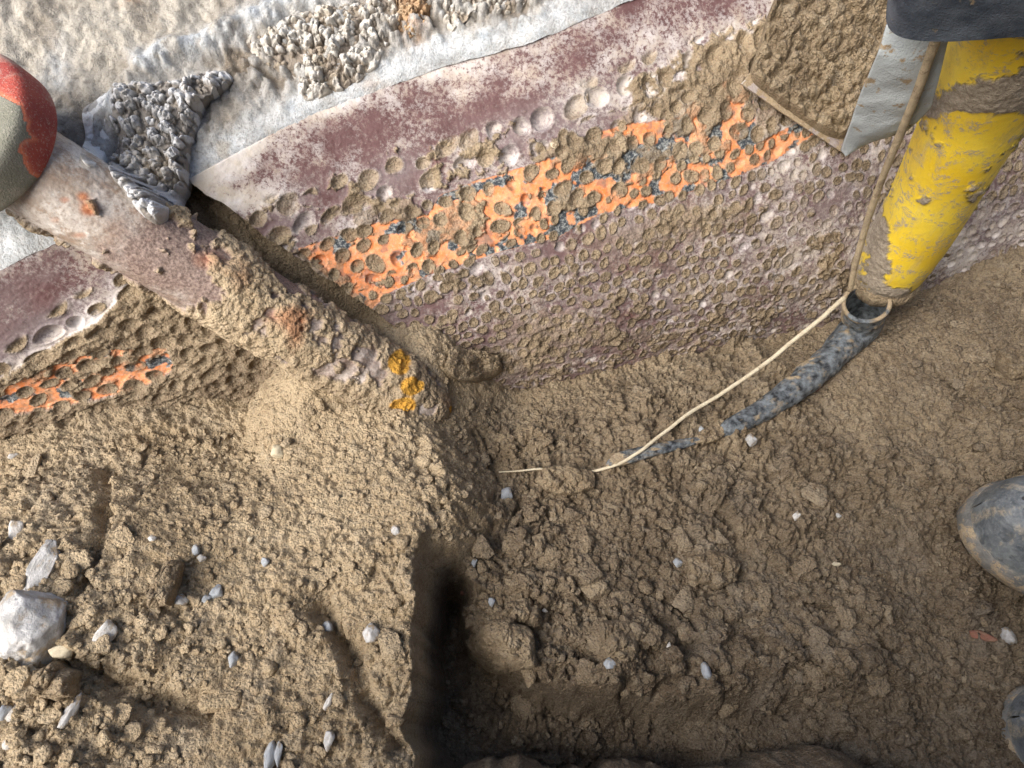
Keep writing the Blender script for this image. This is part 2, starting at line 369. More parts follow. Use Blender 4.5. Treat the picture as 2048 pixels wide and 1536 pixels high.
def ground():
    xs = axis(-.56, .60, .00105, -25, 25); ys = axis(-.04, .52, .00105, -25, 25)
    X, Y = np.meshgrid(xs, ys); Z0 = gz(X, Y); px, py = proj(X, Y, Z0)
    r, k = soil_relief(X, Y, px, py)
    gx = np.gradient(Z0, xs, axis=1); gy = np.gradient(Z0, ys, axis=0); steep = np.hypot(gx, gy)
    s, q = sq(X, Y)
    amp = 1-.38*ss(.9, 2.6, steep)
    # smooth spade-cut face of the pit, finer crumbs on the mound
    left = ss(-.05, -.12, X)
    big = blobs(px, py, [(60, 1380, 130, 120, .9), (1250, 1320, 330, 130, 1.1), (1000, 1200, 160, 100, .6), (300, 1180, 160, 120, .3), (1600, 1350, 300, 90, .5)])
    c0a, _ = grains(X, Y, .040, 21, .6, .3); c0b, _ = grains(X+.5, Y, .026, 22, .7, .3); c0 = np.maximum(c0a, c0b*1.1)/.017
    smoothp = soft(px, py, [(845, 1150), (900, 1150), (890, 1300), (910, 1400), (960, 1536), (850, 1536)], 20)
    amp = amp*(1-.45*smoothp)
    Z = Z0+(r-.019)*amp*(1-.28*(1-ss(.36, .56, fbm(X*11+7, Y*11, 3, 95))))*(1-.30*left)+c0*np.clip(big, 0, 1.2)*.017*(1-smoothp)
    # cracks, gullies and slides seen in the soil
    d = pdist(px, py, [(640, 1225), (690, 1290), (730, 1400), (790, 1490)])+(fbm(px*.02, py*.02, 3, 3)-.5)*30
    Z = Z-.022*np.exp(-(d/22)**2)
    d = pdist(px, py, [(110, 1330), (190, 1345), (250, 1400), (390, 1420)])+(fbm(px*.02, py*.02, 3, 4)-.5)*40
    Z = Z-.020*np.exp(-(d/26)**2)
    d = pdist(px, py, [(205, 930), (212, 1000), (190, 1090), (150, 1180)])+(fbm(px*.03, py*.03, 3, 5)-.5)*30
    Z = Z-.012*np.exp(-(d/12)**2)
    d = pdist(px, py, [(830, 900), (880, 1000), (850, 1130)])+(fbm(px*.02, py*.02, 3, 6)-.5)*40
    Z = Z-.012*np.exp(-(d/22)**2)
    for k_, P in enumerate([[(1410, 1000), (1470, 1060), (1485, 1150), (1400, 1185)], [(1620, 1215), (1700, 1220), (1780, 1290)], [(1280, 1180), (1340, 1200), (1390, 1250)],
              [(950, 850), (1000, 960), (985, 1060)], [(1440, 900), (1520, 960), (1600, 930)], [(1830, 700), (1900, 760), (1960, 800)], [(1560, 760), (1650, 800), (1660, 850)]]):
        d = pdist(px, py, P)+(fbm(px*.03, py*.03, 3, 30+k_)-.5)*34; Z = Z-.009*np.exp(-(d/6)**2)
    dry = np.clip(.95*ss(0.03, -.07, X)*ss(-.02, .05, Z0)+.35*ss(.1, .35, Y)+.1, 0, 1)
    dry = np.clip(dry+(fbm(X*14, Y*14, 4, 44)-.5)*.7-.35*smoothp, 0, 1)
    behind = ss(0, .03, q)
    dry = dry*(1-.75*behind*ss(0.3, -.3, s*0+0))
    grey = .12*ss(.6, .75, fbm(X*22, Y*22, 4, 77))
    global GXS, GYS, GZZ
    GXS, GYS, GZZ = xs, ys, Z
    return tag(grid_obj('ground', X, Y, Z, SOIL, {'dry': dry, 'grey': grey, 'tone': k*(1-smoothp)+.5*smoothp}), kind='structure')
ground()
def gsurf(x, y):
    i = np.clip(np.searchsorted(GXS, x)-1, 0, len(GXS)-2); j = np.clip(np.searchsorted(GYS, y)-1, 0, len(GYS)-2)
    u = np.clip((x-GXS[i])/(GXS[i+1]-GXS[i]), 0, 1); v = np.clip((y-GYS[j])/(GYS[j+1]-GYS[j]), 0, 1)
    return (GZZ[j, i]*(1-u)+GZZ[j, i+1]*u)*(1-v)+(GZZ[j+1, i]*(1-u)+GZZ[j+1, i+1]*u)*v
def real(x, y):
    s, q = sq(x, y); g = gsurf(x, y)
    return np.where(q <= 0, g, np.where(q < qt(s), np.maximum(g, shell_z(s, q)), crust_z(s, q)))

# ------------------------------------------------------------------ loose crumbs of soil lying on the ground
def crumbs():
    rs = np.random.RandomState(4); V, F, TN, DR = [], [], [], []; off = 0
    def lib(sub, n):
        out = []
        for k in range(n):
            bm = bmesh.new(); bmesh.ops.create_icosphere(bm, subdivisions=sub, radius=1); co = np.array([v.co for v in bm.verts]); fc = np.array([[v.index for v in f.verts] for f in bm.faces]); bm.free()
            co = co*(1+1.1*(fbm3(co[:, 0]*1.4+9*k, co[:, 1]*1.4, co[:, 2]*1.4, 3, 50+k)-.5)+.55*(fbm3(co[:, 0]*4+9*k, co[:, 1]*4, co[:, 2]*4, 3, 70+k)-.5))[:, None]
            for _ in range(5):
                d = rs.normal(size=3); d /= np.linalg.norm(d); e = np.maximum(co@d-rs.uniform(.35, .75), 0); co = co-e[:, None]*d*.97
            out.append((co, fc))
        return out
    L1, L2, L3 = lib(1, 14), lib(2, 14), lib(4, 12)
    for n, r0, r1, L, mode in ((13000, .0012, .0024, L1, 0), (6500, .0024, .0046, L2, 0), (2500, .0042, .0080, L2, 1), (560, .0075, .0135, L3, 2), (120, .012, .022, L3, 3)):
        x = rs.uniform(-.50, .62, n*3); y = rs.uniform(-.03, .50, n*3); sx, q = sq(x, y); z = gsurf(x, y); px, py = proj(x, y, z)
        dens = .35+.65*ss(.45, .6, fbm(x*11, y*11, 3, 61))
        if mode >= 1: dens = dens*np.clip(.13+blobs(px, py, [(1250, 1270, 420, 230, 1.0), (100, 1350, 220, 200, .9), (1050, 1150, 160, 120, .8), (330, 1050, 260, 140, .35), (1700, 1350, 300, 150, .6), (1350, 900, 250, 60, .3), (1850, 780, 200, 120, .4), (700, 1380, 120, 140, .4)]), 0, 1)
        if mode == 3: dens = dens*ss(950, 1100, px)*ss(1080, 1200, py)*ss(1.0, .3, z*0)
        dens = dens*ss(22, 40, pdist(px, py, [(1700, 640), (1640, 735), (1520, 825), (1440, 870), (1200, 935), (990, 945)]))*ss(-.004, -.016, q)*ss(3.2, 1.4, np.hypot((gsurf(x+.004, y)-z), (gsurf(x, y+.004)-z))/.004)
        dens = dens*ss(.05, .4, ss(830, 845, px)*0+1)
        keep = np.nonzero(rs.uniform(size=n*3) < dens*.55)[0][:n]
        for k in keep:
            co, fc = L[rs.randint(len(L))]; r = r0+(r1-r0)*rs.uniform()**1.6
            A = np.array(Matrix.Rotation(rs.uniform(0, 6.28), 3, 'Z') @ Matrix.Rotation(rs.uniform(0, 6.28), 3, 'X') @ Matrix.Rotation(rs.uniform(0, 6.28), 3, 'Z'))
            p = co@A.T*np.array([1, 1, .55])*r+np.array([x[k], y[k], z[k]+r*rs.uniform(-.28, .12)])
            V.append(p); F.append(fc+off); off += len(p); TN.append(np.full(len(p), rs.uniform())); DR.append(np.full(len(p), np.clip(.95*ss(0.03, -.07, np.array(x[k]))*ss(-.02, .05, np.array(z[k]))+.2+rs.uniform(-.2, .3), 0, 1)))
    V = np.concatenate(V); F = np.concatenate(F); me = bpy.data.meshes.new('crumbs'); me.vertices.add(len(V)); me.vertices.foreach_set('co', V.astype(np.float32).ravel())
    me.loops.add(len(F)*3); me.loops.foreach_set('vertex_index', F.astype(np.int32).ravel()); me.polygons.add(len(F)); me.polygons.foreach_set('loop_start', np.arange(0, len(F)*3, 3, dtype=np.int32)); me.polygons.foreach_set('loop_total', np.full(len(F), 3, dtype=np.int32))
    for k_, v_ in (('tone', np.concatenate(TN)), ('dry', np.concatenate(DR)), ('grey', np.zeros(len(V)))): me.attributes.new(k_, 'FLOAT', 'POINT').data.foreach_set('value', v_.astype(np.float32))
    me.update(calc_edges=True); tag(link('soil_crumbs', me, SOIL), 'loose crumbs and lumps of brown earth strewn over the trench floor', 'soil', kind='stuff')
crumbs()

# ------------------------------------------------------------------ dimpled shell
_w = np.linspace(0, 1, 400); _l = np.concatenate([[0], np.cumsum(np.hypot(np.diff(.18*_w**2), np.diff(.30*_w)))])
def shell_pt(s, w_):
    q = qt(s)*w_**2; x, y = xy(s, q); return x, y, ZB+(zt(s)-ZB)*w_
def cut_s(w_, p0, p1):
    """position along the shell where its edge crosses the line p0-p1 of the picture, for each height"""
    ss_ = np.linspace(-.6, .4, 2001); out = []
    for a in w_:
        x, y, z = shell_pt(ss_, a); px, py = proj(x, y, z)
        d = (px-p0[0])*(p1[1]-p0[1])-(py-p0[1])*(p1[0]-p0[0]); out.append(ss_[np.argmin(np.abs(d))])
    return smoothbox(np.array(out)[:, None]*np.ones((1, 3)), 30)[:, 1]
ORANGE = [(600, 500), (690, 470), (760, 448), (860, 432), (880, 395), (950, 366), (1060, 335), (1150, 300), (1190, 270), (1260, 250), (1360, 240), (1400, 190), (1462, 158), (1500, 185), (1515, 290), (1570, 262), (1605, 245),
          (1625, 268), (1540, 322), (1440, 362), (1320, 400), (1200, 424), (1120, 470), (1000, 500), (860, 545), (780, 580), (735, 620)]
def build_shell(name, S, W, wv, parent, left):
    x, y, z = shell_pt(S, W); px, py = proj(x, y, z); T = np.interp(W, _w, _l)
    # dimples in three sizes, finer towards the foot
    jx = (fbm(S*30, T*30, 2, 8)-.5)*.012; jy = (fbm(S*30+9, T*30, 2, 9)-.5)*.012
    lim = np.interp(px, [380, 500, 620, 740, 900, 1100, 1300, 1480, 1800], [440, 410, 365, 322, 275, 195, 105, 50, -80]) if not left else np.interp(px, [-300, 0, 60, 130, 250], [820, 705, 660, 600, 540])
    n1 = (fbm(px*.012, py*.012, 3, 10)-.5)
    zoneB = ss(-4, 4, (py-lim)-(95+n1*50)); zoneC = ss(-4, 4, (py-lim)-(240+n1*70))
    dim = 0; fill = 0; idm = 0; rim = 0
    for sp, wgt, sd, R in ((.0245, (1-zoneB), 11, .40), (.0195, zoneB*(1-zoneC), 12, .40), (.0135, zoneC, 13, .42)):
        f1, f2, i = worley((S+jx)/sp, (T+jy)/sp/.9, sd, .42, True)
        rr = R*(.75+.4*h_(np.floor(i*9999), np.floor(i*777), 0, sd)); e = f1/rr
        b = np.where(e < 1, (1-e**2.6), 0)
        present = (i < .93)
        dim = dim+b*wgt*present*sp*(.27 if sp > .015 else .19); rim = rim+np.exp(-((e-1.06)/.10)**2)*wgt*present*sp*.035; idm = idm+i*wgt; fill = fill+ss(1.04, .9, e)*wgt*present
    on = ss(-6, 10, py-lim)
    on = np.where(blobs(px, py, [(470, 430, 40, 20, 1), (620, 400, 30, 14, 1)]) > .5, 0, on)
    dim = dim*on; rim = rim*on; fill = fill*on
    n = fbm(S*55, T*70, 5, 20, .62)-.5; nb = fbm(S*14, T*20, 4, 24)-.5
    if not left:
        cov = -.14+.06*ss(60, 240, py-lim)+blobs(px, py, [(800, 425, 110, 26, .35), (1150, 300, 110, 34, .42), (1350, 215, 120, 60, .30), (1500, 150, 90, 90, .35), (1230, 590, 330, 90, .10), (1030, 640, 260, 60, .06), (880, 470, 120, 22, .22), (1150, 400, 60, 20, .18), (1330, 310, 60, 18, .2), (1080, 660, 120, 60, .15), (700, 620, 60, 50, .40), (640, 560, 40, 30, .3),
                (1420, 430, 130, 40, .32), (1280, 480, 140, 40, .25), (1650, 560, 150, 50, .15), (950, 560, 80, 30, .10), (1740, 300, 90, 160, .1), (700, 400, 40, 30, .2), (1580, 340, 50, 40, -.20), (900, 200, 300, 40, -.2), (1900, 480, 160, 70, -.12), (700, 600, 140, 30, -.02),
                (1000, 735, 120, 40, .3), (1300, 680, 200, 40, .22), (1600, 600, 150, 40, .12)])
        cov = cov-.5*ss(10, -60, py-lim)+.45*ss(1380, 1500, px)*ss(10, -60, py-lim)*ss(150, 300, 1560-px+py*.2)*0
    else:
        cov = -.40+1.6*soft(px, py, [(-400, 900), (-400, 800), (0, 765), (200, 650), (270, 585), (520, 570), (600, 900)], 16)
    org = soft(px, py, ORANGE, 6)+soft(px, py, [(-60, 805), (0, 778), (130, 722), (200, 700), (330, 698), (345, 735), (270, 775), (200, 790), (90, 812), (-60, 830)], 8)
    org = np.clip(org, 0, 1)
    holes = fbm(S*70, T*90, 3, 31)
    org = ss(.25, .5, org-.55*ss(.52, .64, holes)*0)
    if left: cov = cov-1.15*org
    mudn = cov+n*.85+nb*.35+.04
    inbowl = fill*(idm < .66+.12*zoneC)*ss(-.2, .1, cov+.14)*(1-.6*ss(1500, 1650, px)*ss(380, 420, py))
    if left: inbowl = fill*(idm < .7)
    web = (1-fill)
    mudn = mudn-.07*org*web*(1 if not left else 1.)
    lace = np.maximum(zoneB*.45, zoneC)*ss(.40, .52, fbm(S*34, T*50, 4, 39)+.10*zoneC)*ss(.34, .10, cov)
    mudm = np.maximum(ss(.0, .06, mudn)*(1-.85*web*lace), inbowl*ss(-.62, -.2, n+.3*idm-.2))
    c3, i3 = grains(S, T, .0085, 33, .6); c4, i4 = grains(S+.3, T, .0042, 34, .9)
    mh = np.clip(mudn, 0, .35)*.009*(1-.5*zoneC)+mudm*(np.maximum(c3*.75, c4*1.1)*(1-.4*fill)+.0004)
    disp = -dim*(1-.22*mudm)+rim*(1-mudm)+mh+(fbm(S*500, T*500, 3, 36)-.5)*.0008+(fbm(S*5, T*6, 3, 37)-.5)*.012
    N = normals(x, y, z); N = N*np.sign(N[..., 2:3]+1e-9)
    taper = 1.0
    X = x+N[..., 0]*disp*taper; Y = y+N[..., 1]*disp; Z = z+N[..., 2]*disp
    up = ss(20, -50, py-lim)
    dust = .13+.55*(fbm(S*35, T*45, 5, 41, .65)-.35)*2+.25*fill
    edge_d = (1-W)*.3
    dust = dust+.75*np.exp(-(edge_d/.010)**2)*ss(1250, 400, px)+blobs(px, py, [(470, 400, 80, 40, .6), (1000, 150, 150, 40, .15), (1350, 90, 180, 60, .12), (700, 560, 100, 60, .25), (1850, 520, 200, 60, .35), (900, 330, 120, 40, .1), (1000, 560, 200, 50, .35)])
    dust = dust-.05*up+.12*up*ss(.45, .62, fbm(S*16, T*26, 4, 43))+.25*ss(1150, 1450, px)*ss(0, 1, 1)
    dust = dust+.14*rim/.0008*ss(-20, 40, py-lim)+.04*ss(130, 280, py-lim)*web
    if left: dust = dust*.5+.5*ss(690, 760, py+px*.55)+.35*ss(90, 200, px)
    dust = dust*(1-.8*org)*(1-.25*zoneC)
    blk = org*ss(.555, .59, fbm(S*60+5, T*70, 4, 51)+blobs(px, py, [(1110, 385, 45, 25, .2), (1250, 320, 55, 30, .2), (1190, 345, 40, 20, .14), (1440, 250, 50, 40, .18), (1330, 330, 50, 20, .14), (1350, 300, 40, 15, .1), (1510, 230, 15, 60, .2), (860, 490, 20, 10, .15), (800, 500, 250, 60, -.12)]) - .03*(1-left))
    lil = np.clip(.35+.8*fill*(idm > .5)+.9*(fbm(S*30, T*40, 3, 61)-.5)+(.25 if left else 0), 0, 1)*ss(-40, 30, py-lim)+up*.05*fbm(S*20, T*20, 3, 3)
    if left: lil = np.clip(lil+.35*ss(.4, .7, fbm(S*20, T*20, 3, 3)), 0, 1)
    # turned rim gives the sheet its thickness
    att = {'mud': mudm, 'dust': np.clip(dust, 0, 1), 'orange': org*(1-ss(.64, .70, holes)*(.0 if left else .5)), 'black': blk, 'lilac': np.clip(lil, 0, 1), 'dry': np.clip(.10+.6*nb+.35*n+.22*W, 0, 1)}
    P = [np.pad(a, 1, mode='edge') for a in (X, Y, Z)]; Np = np.pad(N, ((1, 1), (1, 1), (0, 0)), mode='edge')
    ring = np.ones_like(P[0]); ring[1:-1, 1:-1] = 0
    for k in range(3): P[k] = P[k]-Np[..., k]*ring*.007
    att = {k: np.pad(v*np.ones_like(X), 1, mode='edge') for k, v in att.items()}
    return grid_obj(name, P[0], P[1], P[2], SHELL, att, parent)
wv = np.linspace(0.02, 1, 330)
sc_ = cut_s(wv, (375, 360), (880, 715))
ncol = 900
u = np.concatenate([np.linspace(0, 1, 820, endpoint=False), 1+np.linspace(0, 1, 60)**1.5*1.0])
S = sc_[:, None]+(0.78-sc_[:, None])*np.minimum(u, 1)[None, :]+np.maximum(u-1, 0)[None, :]*.7
# slightly ragged broken edge
S = S+((fbm(wv*26, wv*0, 4, 71)-.5)*.006)[:, None]*np.exp(-u*60)[None, :]
Wm = wv[:, None]*np.ones_like(S)
sh = build_shell('coated_shell', S, Wm, wv, None, False)
tag(sh, 'large curved maroon plate full of round dents, an orange band showing through its mud', 'plate')
u2 = np.linspace(0, 1, 420)
s1 = sc_-.028-.02*wv
S2 = -.75+(s1[:, None]+.75)*(1-(1-u2[None, :])**1.3); W2 = wv[:, None]*np.ones_like(S2)
sh2 = build_shell('coated_shell', S2, W2, wv, None, True)
tag(sh2, 'smaller maroon plate at the left edge below the steel post, orange streaks at its foot', 'plate')

# ------------------------------------------------------------------ mortar crust above the shell
STREAK = [(660, -20), (560, 20), (470, 70), (370, 100), (290, 140), (235, 200), (215, 260), (205, 330)]
def crust():
    sx = axis(-.62, .62, .0016, -2.2, 2.4, 1.2); dq = np.concatenate([np.arange(-.004, .42, .0016), .42+np.linspace(0.02, 1, 20)**1.5*1.2])
    S, D = np.meshgrid(sx, dq); Q = qt(S)+D; X, Y = xy(S, Q); Z = crust_z(S, np.maximum(Q, qt(S)))+D*0
    Z = Z+np.where(D < 0, D*1.5, 0)+.004
    px, py = proj(X, Y, Z)
    streak = np.exp(-((pdist(px, py, STREAK)+(fbm(px*.02, py*.02, 3, 2)-.5)*50)/26)**2)
    low = ss(70, 10, pdist(px, py, [(375, 350), (650, 200), (880, 115), (1060, 70), (1240, -10)]))
    low2 = ss(150, 20, pdist(px, py, [(-60, 520), (60, 470), (170, 440)]))
    rr = fbm(S*60, Q*60, 5, 81, .6)-.5
    peb = np.clip(blobs(px, py, [(560, 130, 130, 60, .9), (700, 90, 160, 70, 1.), (880, 40, 130, 50, .9), (1040, 20, 120, 40, .8), (330, 130, 60, 30, .3), (430, 280, 60, 80, .4)]), 0, 1)
    p1, i1 = grains(X, Y, .011, 82, .8); p2, i2 = grains(X, Y, .006, 83, .9); e1 = p1*30; p1 = p1/.006; p2 = p2/.003
    amp = ss(-.001, .03, D)
    h = rr*.016+streak*.010+peb*(p1*.009+p2*.004)*amp+(fbm(S*300, Q*300, 3, 84)-.5)*.003+low*.002
    tanr = soft(px, py, [(-400, -400), (500, -300), (430, 30), (250, 130), (170, 250), (-200, 300)], 90); h = h+(p1*.004+p2*.003)*(.1+.6*ss(.5, .62, fbm(S*12, Q*12, 3, 86)))*amp*(1-low)*(1-.8*tanr)
    X2 = X; Y2 = Y-h*.45*amp; Z2 = Z+h*(.3+.7*amp)
    blue = np.clip(streak*.95*ss(.3, .5, fbm(px*.03, py*.03, 4, 5))+.85*low*ss(.3, .55, fbm(px*.02, py*.02, 3, 9)+.12)+.9*low2+.5*peb*i1+blobs(px, py, [(120, 130, 30, 60, .5), (90, 170, 60, 20, .3), (520, 190, 60, 30, .8), (560, 30, 120, 30, .5), (420, 120, 80, 40, .4)]), 0, 1)
    tan = np.clip(soft(px, py, [(-400, -400), (500, -300), (430, 30), (250, 130), (170, 250), (-200, 300)], 90)+blobs(px, py, [(490, 230, 60, 60, .9), (580, 240, 50, 40, .6), (470, 320, 60, 60, .5)]), 0, 1)*(1-blue)
    rust = blobs(px, py, [(828, 35, 26, 45, .8), (745, 170, 30, 10, .3), (260, 5, 20, 6, .5)])*ss(.4, .55, fbm(px*.05, py*.05, 3, 6))
    brown = np.clip(.45*ss(.52, .64, fbm(S*45, Q*45, 4, 98))+.75*ss(1250, 1480, px)+.6*ss(900, 1150, px)*ss(.45, .6, fbm(S*20, Q*20, 3, 99))+blobs(px, py, [(520, 110, 60, 25, .35), (470, 140, 40, 30, .5)])+.6*(1-ss(0, .10, e1))*peb, 0, 1)*(1-low*.5)
    o = grid_obj('mortar_bank', X2, Y2, Z2, CRUST, {'blue': blue, 'tan': tan, 'rust': np.clip(rust, 0, 1), 'brown': brown})
    tag(o, kind='structure')
crust()

# ------------------------------------------------------------------ relief lumps: soil patches, mortar clumps
def relief(name, poly, height, mat, cells=(.012, .006), amps=(.006, .003), cols=None, lift=0., n=(90, 260), seed=0, profile=2.2, parent=None, f=base, jag=.06, floor=-.012, extra=None, tilt=None):
    poly = np.array(poly, float); c = poly.mean(0)
    # boundary resampled evenly
    P = np.vstack([poly, poly[:1]]); L = np.concatenate([[0], np.cumsum(np.hypot(*np.diff(P, axis=0).T))])
    tt = np.linspace(0, L[-1], n[1], endpoint=False); bx = np.interp(tt, L, P[:, 0]); by = np.interp(tt, L, P[:, 1])
    th = tt/L[-1]*2*np.pi; jn = 1+jag*(fbm(np.cos(th)*4+9, np.sin(th)*4+seed, 4, seed)-.5)*2
    r = np.linspace(0.0, 1, n[0])[:, None]
    px = c[0]+(bx-c[0])[None, :]*jn*r; py = c[1]+(by-c[1])[None, :]*jn*r
    if tilt is None: X, Y, Z = [np.array(A_) for A_ in hit(px, py, f)]
    else:
        p0, nn = tilt; a, b, cc = rays(px, py); t = ((p0-np.array([0, 0, CAMZ]))@nn)/(a*nn[0]+b*nn[1]+cc*nn[2]); X, Y, Z = a*t, b*t, CAMZ+cc*t
    for A in (X, Y, Z):
        for _ in range(60):
            B = np.concatenate([A[:, -1:], A, A[:, :1]], 1); B = np.concatenate([B[:1], B, B[-1:]], 0)
            A[:] = (B[:-2, 1:-1]+B[2:, 1:-1]+B[1:-1, :-2]+B[1:-1, 2:]+2*A)/6
    for A in (X, Y, Z): A[0] = A[0].mean()
    U, V = X, Y*SP+Z*CP
    a, b, cc = rays(c[0], c[1]); v = -np.array([a, b, cc]); v /= np.linalg.norm(v); v = v*.6+np.array([0, -.1, .6]); v /= np.linalg.norm(v)
    prof = (1-r**profile)**.6*np.ones_like(X)
    h = lift+height*prof*(.35+1.3*fbm(U*38+seed, V*38, 4, seed+1)); cell = 0; crack = 0
    for k, (cs, am) in enumerate(zip(cells, amps)):
        q_, i_ = grains(U+seed, V, cs, seed+10+k, .85); h = h+q_*am/cs*2.2*np.minimum(prof*1.6, 1)
        if k == 0: cell = i_; crack = 1-ss(0, .0016, q_)
    h = h+(fbm(X*400, Y*400, 3, 5)-.5)*.0012
    h = h+floor*ss(.93, 1, r)
    X = X+v[0]*h; Y = Y+v[1]*h; Z = Z+v[2]*h
    att = {'cell': cell, 'crack': crack, 'dry': np.clip(.5+(fbm(X*20, Y*20, 3, 8)-.5), 0, 1), 'grey': X*0, 'tone': (cell*5.77) % 1}
    if extra: att.update(extra(px, py, X, Y, Z))
    return grid_obj(name, X, Y, Z, mat, att, parent, wrap=True)
LGREY = mat_lump("grey_aggregate", (.38, .375, .37), (.62, .63, .65), (.24, .22, .20))
LTAN = mat_lump("tan_aggregate", (.44, .41, .36), (.62, .60, .56), (.26, .22, .18))
LORG = mat_lump("rusty_aggregate", (.42, .26, .14), (.55, .40, .26), (.22, .13, .07))
pipeplane = None
# ------------------------------------------------------------------ steel post with painted cap
ax = (PB-PA); PL = np.linalg.norm(ax); ax = ax/PL
up_ = np.array([0, 0, 1.]); e1_ = np.cross(ax, up_); e1_ /= np.linalg.norm(e1_); e2_ = np.cross(e1_, ax)
def smooth1(a, n=40):
    for _ in range(n): a = np.concatenate([a[:1], (a[:-2]+2*a[1:-1]+a[2:])/4, a[-1:]])
    return a
def post():
    root = empty('steel_post', PB-np.array([0, 0, .02]))
    tag(root, 'thick round steel post across the plates, whitish near its cap, caked in mud further down', 'post')
    nl, na = 520, 340
    l = np.linspace(.012, PL+.02, nl)[:, None]; th = np.linspace(0, 2*np.pi, na, endpoint=False)[None, :]
    fr = l/PL
    cx, sy = np.cos(th), np.sin(th)
    def pos(rad):
        return [PA[k]+ax[k]*l+rad*(e1_[k]*cx+e2_[k]*sy) for k in range(3)]
    X, Y, Z = pos(PR+l*0)
    px, py = proj(X, Y, Z)
    nb = fbm3(X*16, Y*16, Z*16, 3, 3)-.5; n = fbm3(X*60, Y*60, Z*60, 4, 4)-.5
    under = ss(.3, -.6, sy)*.2
    mud = ss(.0, .08, (fr-.56)*.9+n*1.2+nb*.8+under)
    # mud thickness grows towards the foot
    h = mud*(.001+.001*ss(.55, .9, fr)+n*.008+(nb+.15)*.005)-.004*ss(.4, 1, fr)
    c1, i1 = grains(l+X*0, th*PR+X*0, .009, 5, .6); c2, i2 = grains(l+X*0, th*PR+X*0, .0045, 6, .8)
    h = h+mud*np.maximum(c1*.6, c2)*.8+(fbm3(X*350, Y*350, Z*350, 3, 9)-.5)*.0012
    ridge = .5+.5*np.sin(l*430+nb*9)                               # slumped rings of mud
    h = h+.0016*ridge*ss(.5, .7, fr)*(1-ss(.9, 1, fr))
    # stuck lumps half way, where the mortar lets go of the steel
    h = h+.002*np.exp(-(((px-470)/55)**2+((py-560)/50)**2))+.003*np.exp(-(((px-590)/50)**2+((py-640)/45)**2))+.004*np.exp(-(((px-830)/40)**2+((py-760)/60)**2))
    rad = PR+h
    endr = np.sqrt(np.clip(1-ss(0, 1, (fr-.94)/.12)**2, 0.0, 1)); rad = rad*(np.where(fr > .94, endr, 1))
    X, Y, Z = pos(rad)
    rust = np.clip(blobs(px, py, [(165, 392, 14, 10, .9), (178, 418, 18, 13, 1.2), (130, 400, 12, 8, .7), (160, 470, 20, 8, .6), (575, 635, 50, 22, 1.0), (590, 665, 20, 30, .8), (420, 520, 50, 24, .6), (480, 560, 30, 30, .5), (300, 480, 30, 10, .3), (905, 800, 30, 22, .5), (110, 440, 16, 10, .5)])*1.5-.35+n*.8, 0, 1)
    purple = np.clip(blobs(px, py, [(330, 510, 70, 38, 1.2), (420, 470, 60, 30, .6), (470, 590, 60, 40, .7), (390, 560, 50, 30, .4), (90, 440, 60, 14, .4), (560, 560, 50, 50, .5)])+n*1.6-.05+.9*ss(.14, .30, fr), 0, 1)
    och = np.clip(blobs(px, py, [(797, 727, 19, 21, 1.4), (822, 773, 20, 13, 1.4), (806, 810, 24, 14, 1.4), (918, 812, 9, 9, .8)])*1.4-.38+n*.7, 0, 1); och = ss(.1, .35, och)
    grid_obj('shaft', X, Y, Z, PIPE, {'mud': mud, 'rust': rust, 'purple': purple*(1-.3*mud), 'ochre': och, 'dry': np.clip(.55+nb+.2*n, 0, 1)}, root, wrap=True, flip=True)
    # cap: a thick disc with rounded rim, red under flaking olive grey paint
    R = .0600; prof = [(0.0, .010), (.3, .0105), (.6, .0102), (.82, .0095), (.93, .0085), (.98, .006), (1.0, .002), (1.0, -.004), (.995, -.020), (.96, -.024), (.70, -.024)]
    rr_ = smooth1(np.interp(np.linspace(0, 10, 130), range(11), [p[0] for p in prof]))[:, None]; hh = smooth1(np.interp(np.linspace(0, 10, 130), range(11), [p[1] for p in prof]))[:, None]
    th = np.linspace(0, 2*np.pi, 320, endpoint=False)[None, :]
    # the cap faces the camera a little more than the shaft does
    fa = -ax*0.62+np.array([.57, -.60, .56])*.5; fa /= np.linalg.norm(fa); g1 = np.cross(fa, up_); g1 /= np.linalg.norm(g1); g2 = np.cross(g1, fa)
    O = at(-34, 288, .50)+fa*.018
    P = [O[k]+fa[k]*hh+R*rr_*(g1[k]*np.cos(th)+g2[k]*np.sin(th)) for k in range(3)]
    px, py = proj(*P)
    jitter = (fbm(px*.05, py*.05, 4, 5)-.5)*26
    POL = [(-300, 170), (0, 190), (40, 212), (62, 275), (42, 290), (45, 322), (66, 350), (96, 364), (88, 395), (62, 425), (20, 480), (-300, 520)]
    inside = inpoly(px+jitter, py+jitter*.5, POL); pk = inside.astype(float)
    dd = pdist(px+jitter, py+jitter*.5, POL+[POL[0]])
    edge = np.exp(-(dd/7)**2)*(1-pk)
    for k in range(3): P[k] = P[k]+fa[k]*pk*.0007
    grid_obj('cap', P[0], P[1], P[2], CAP, {'paint': pk, 'edge': edge}, root, wrap=True)
post()

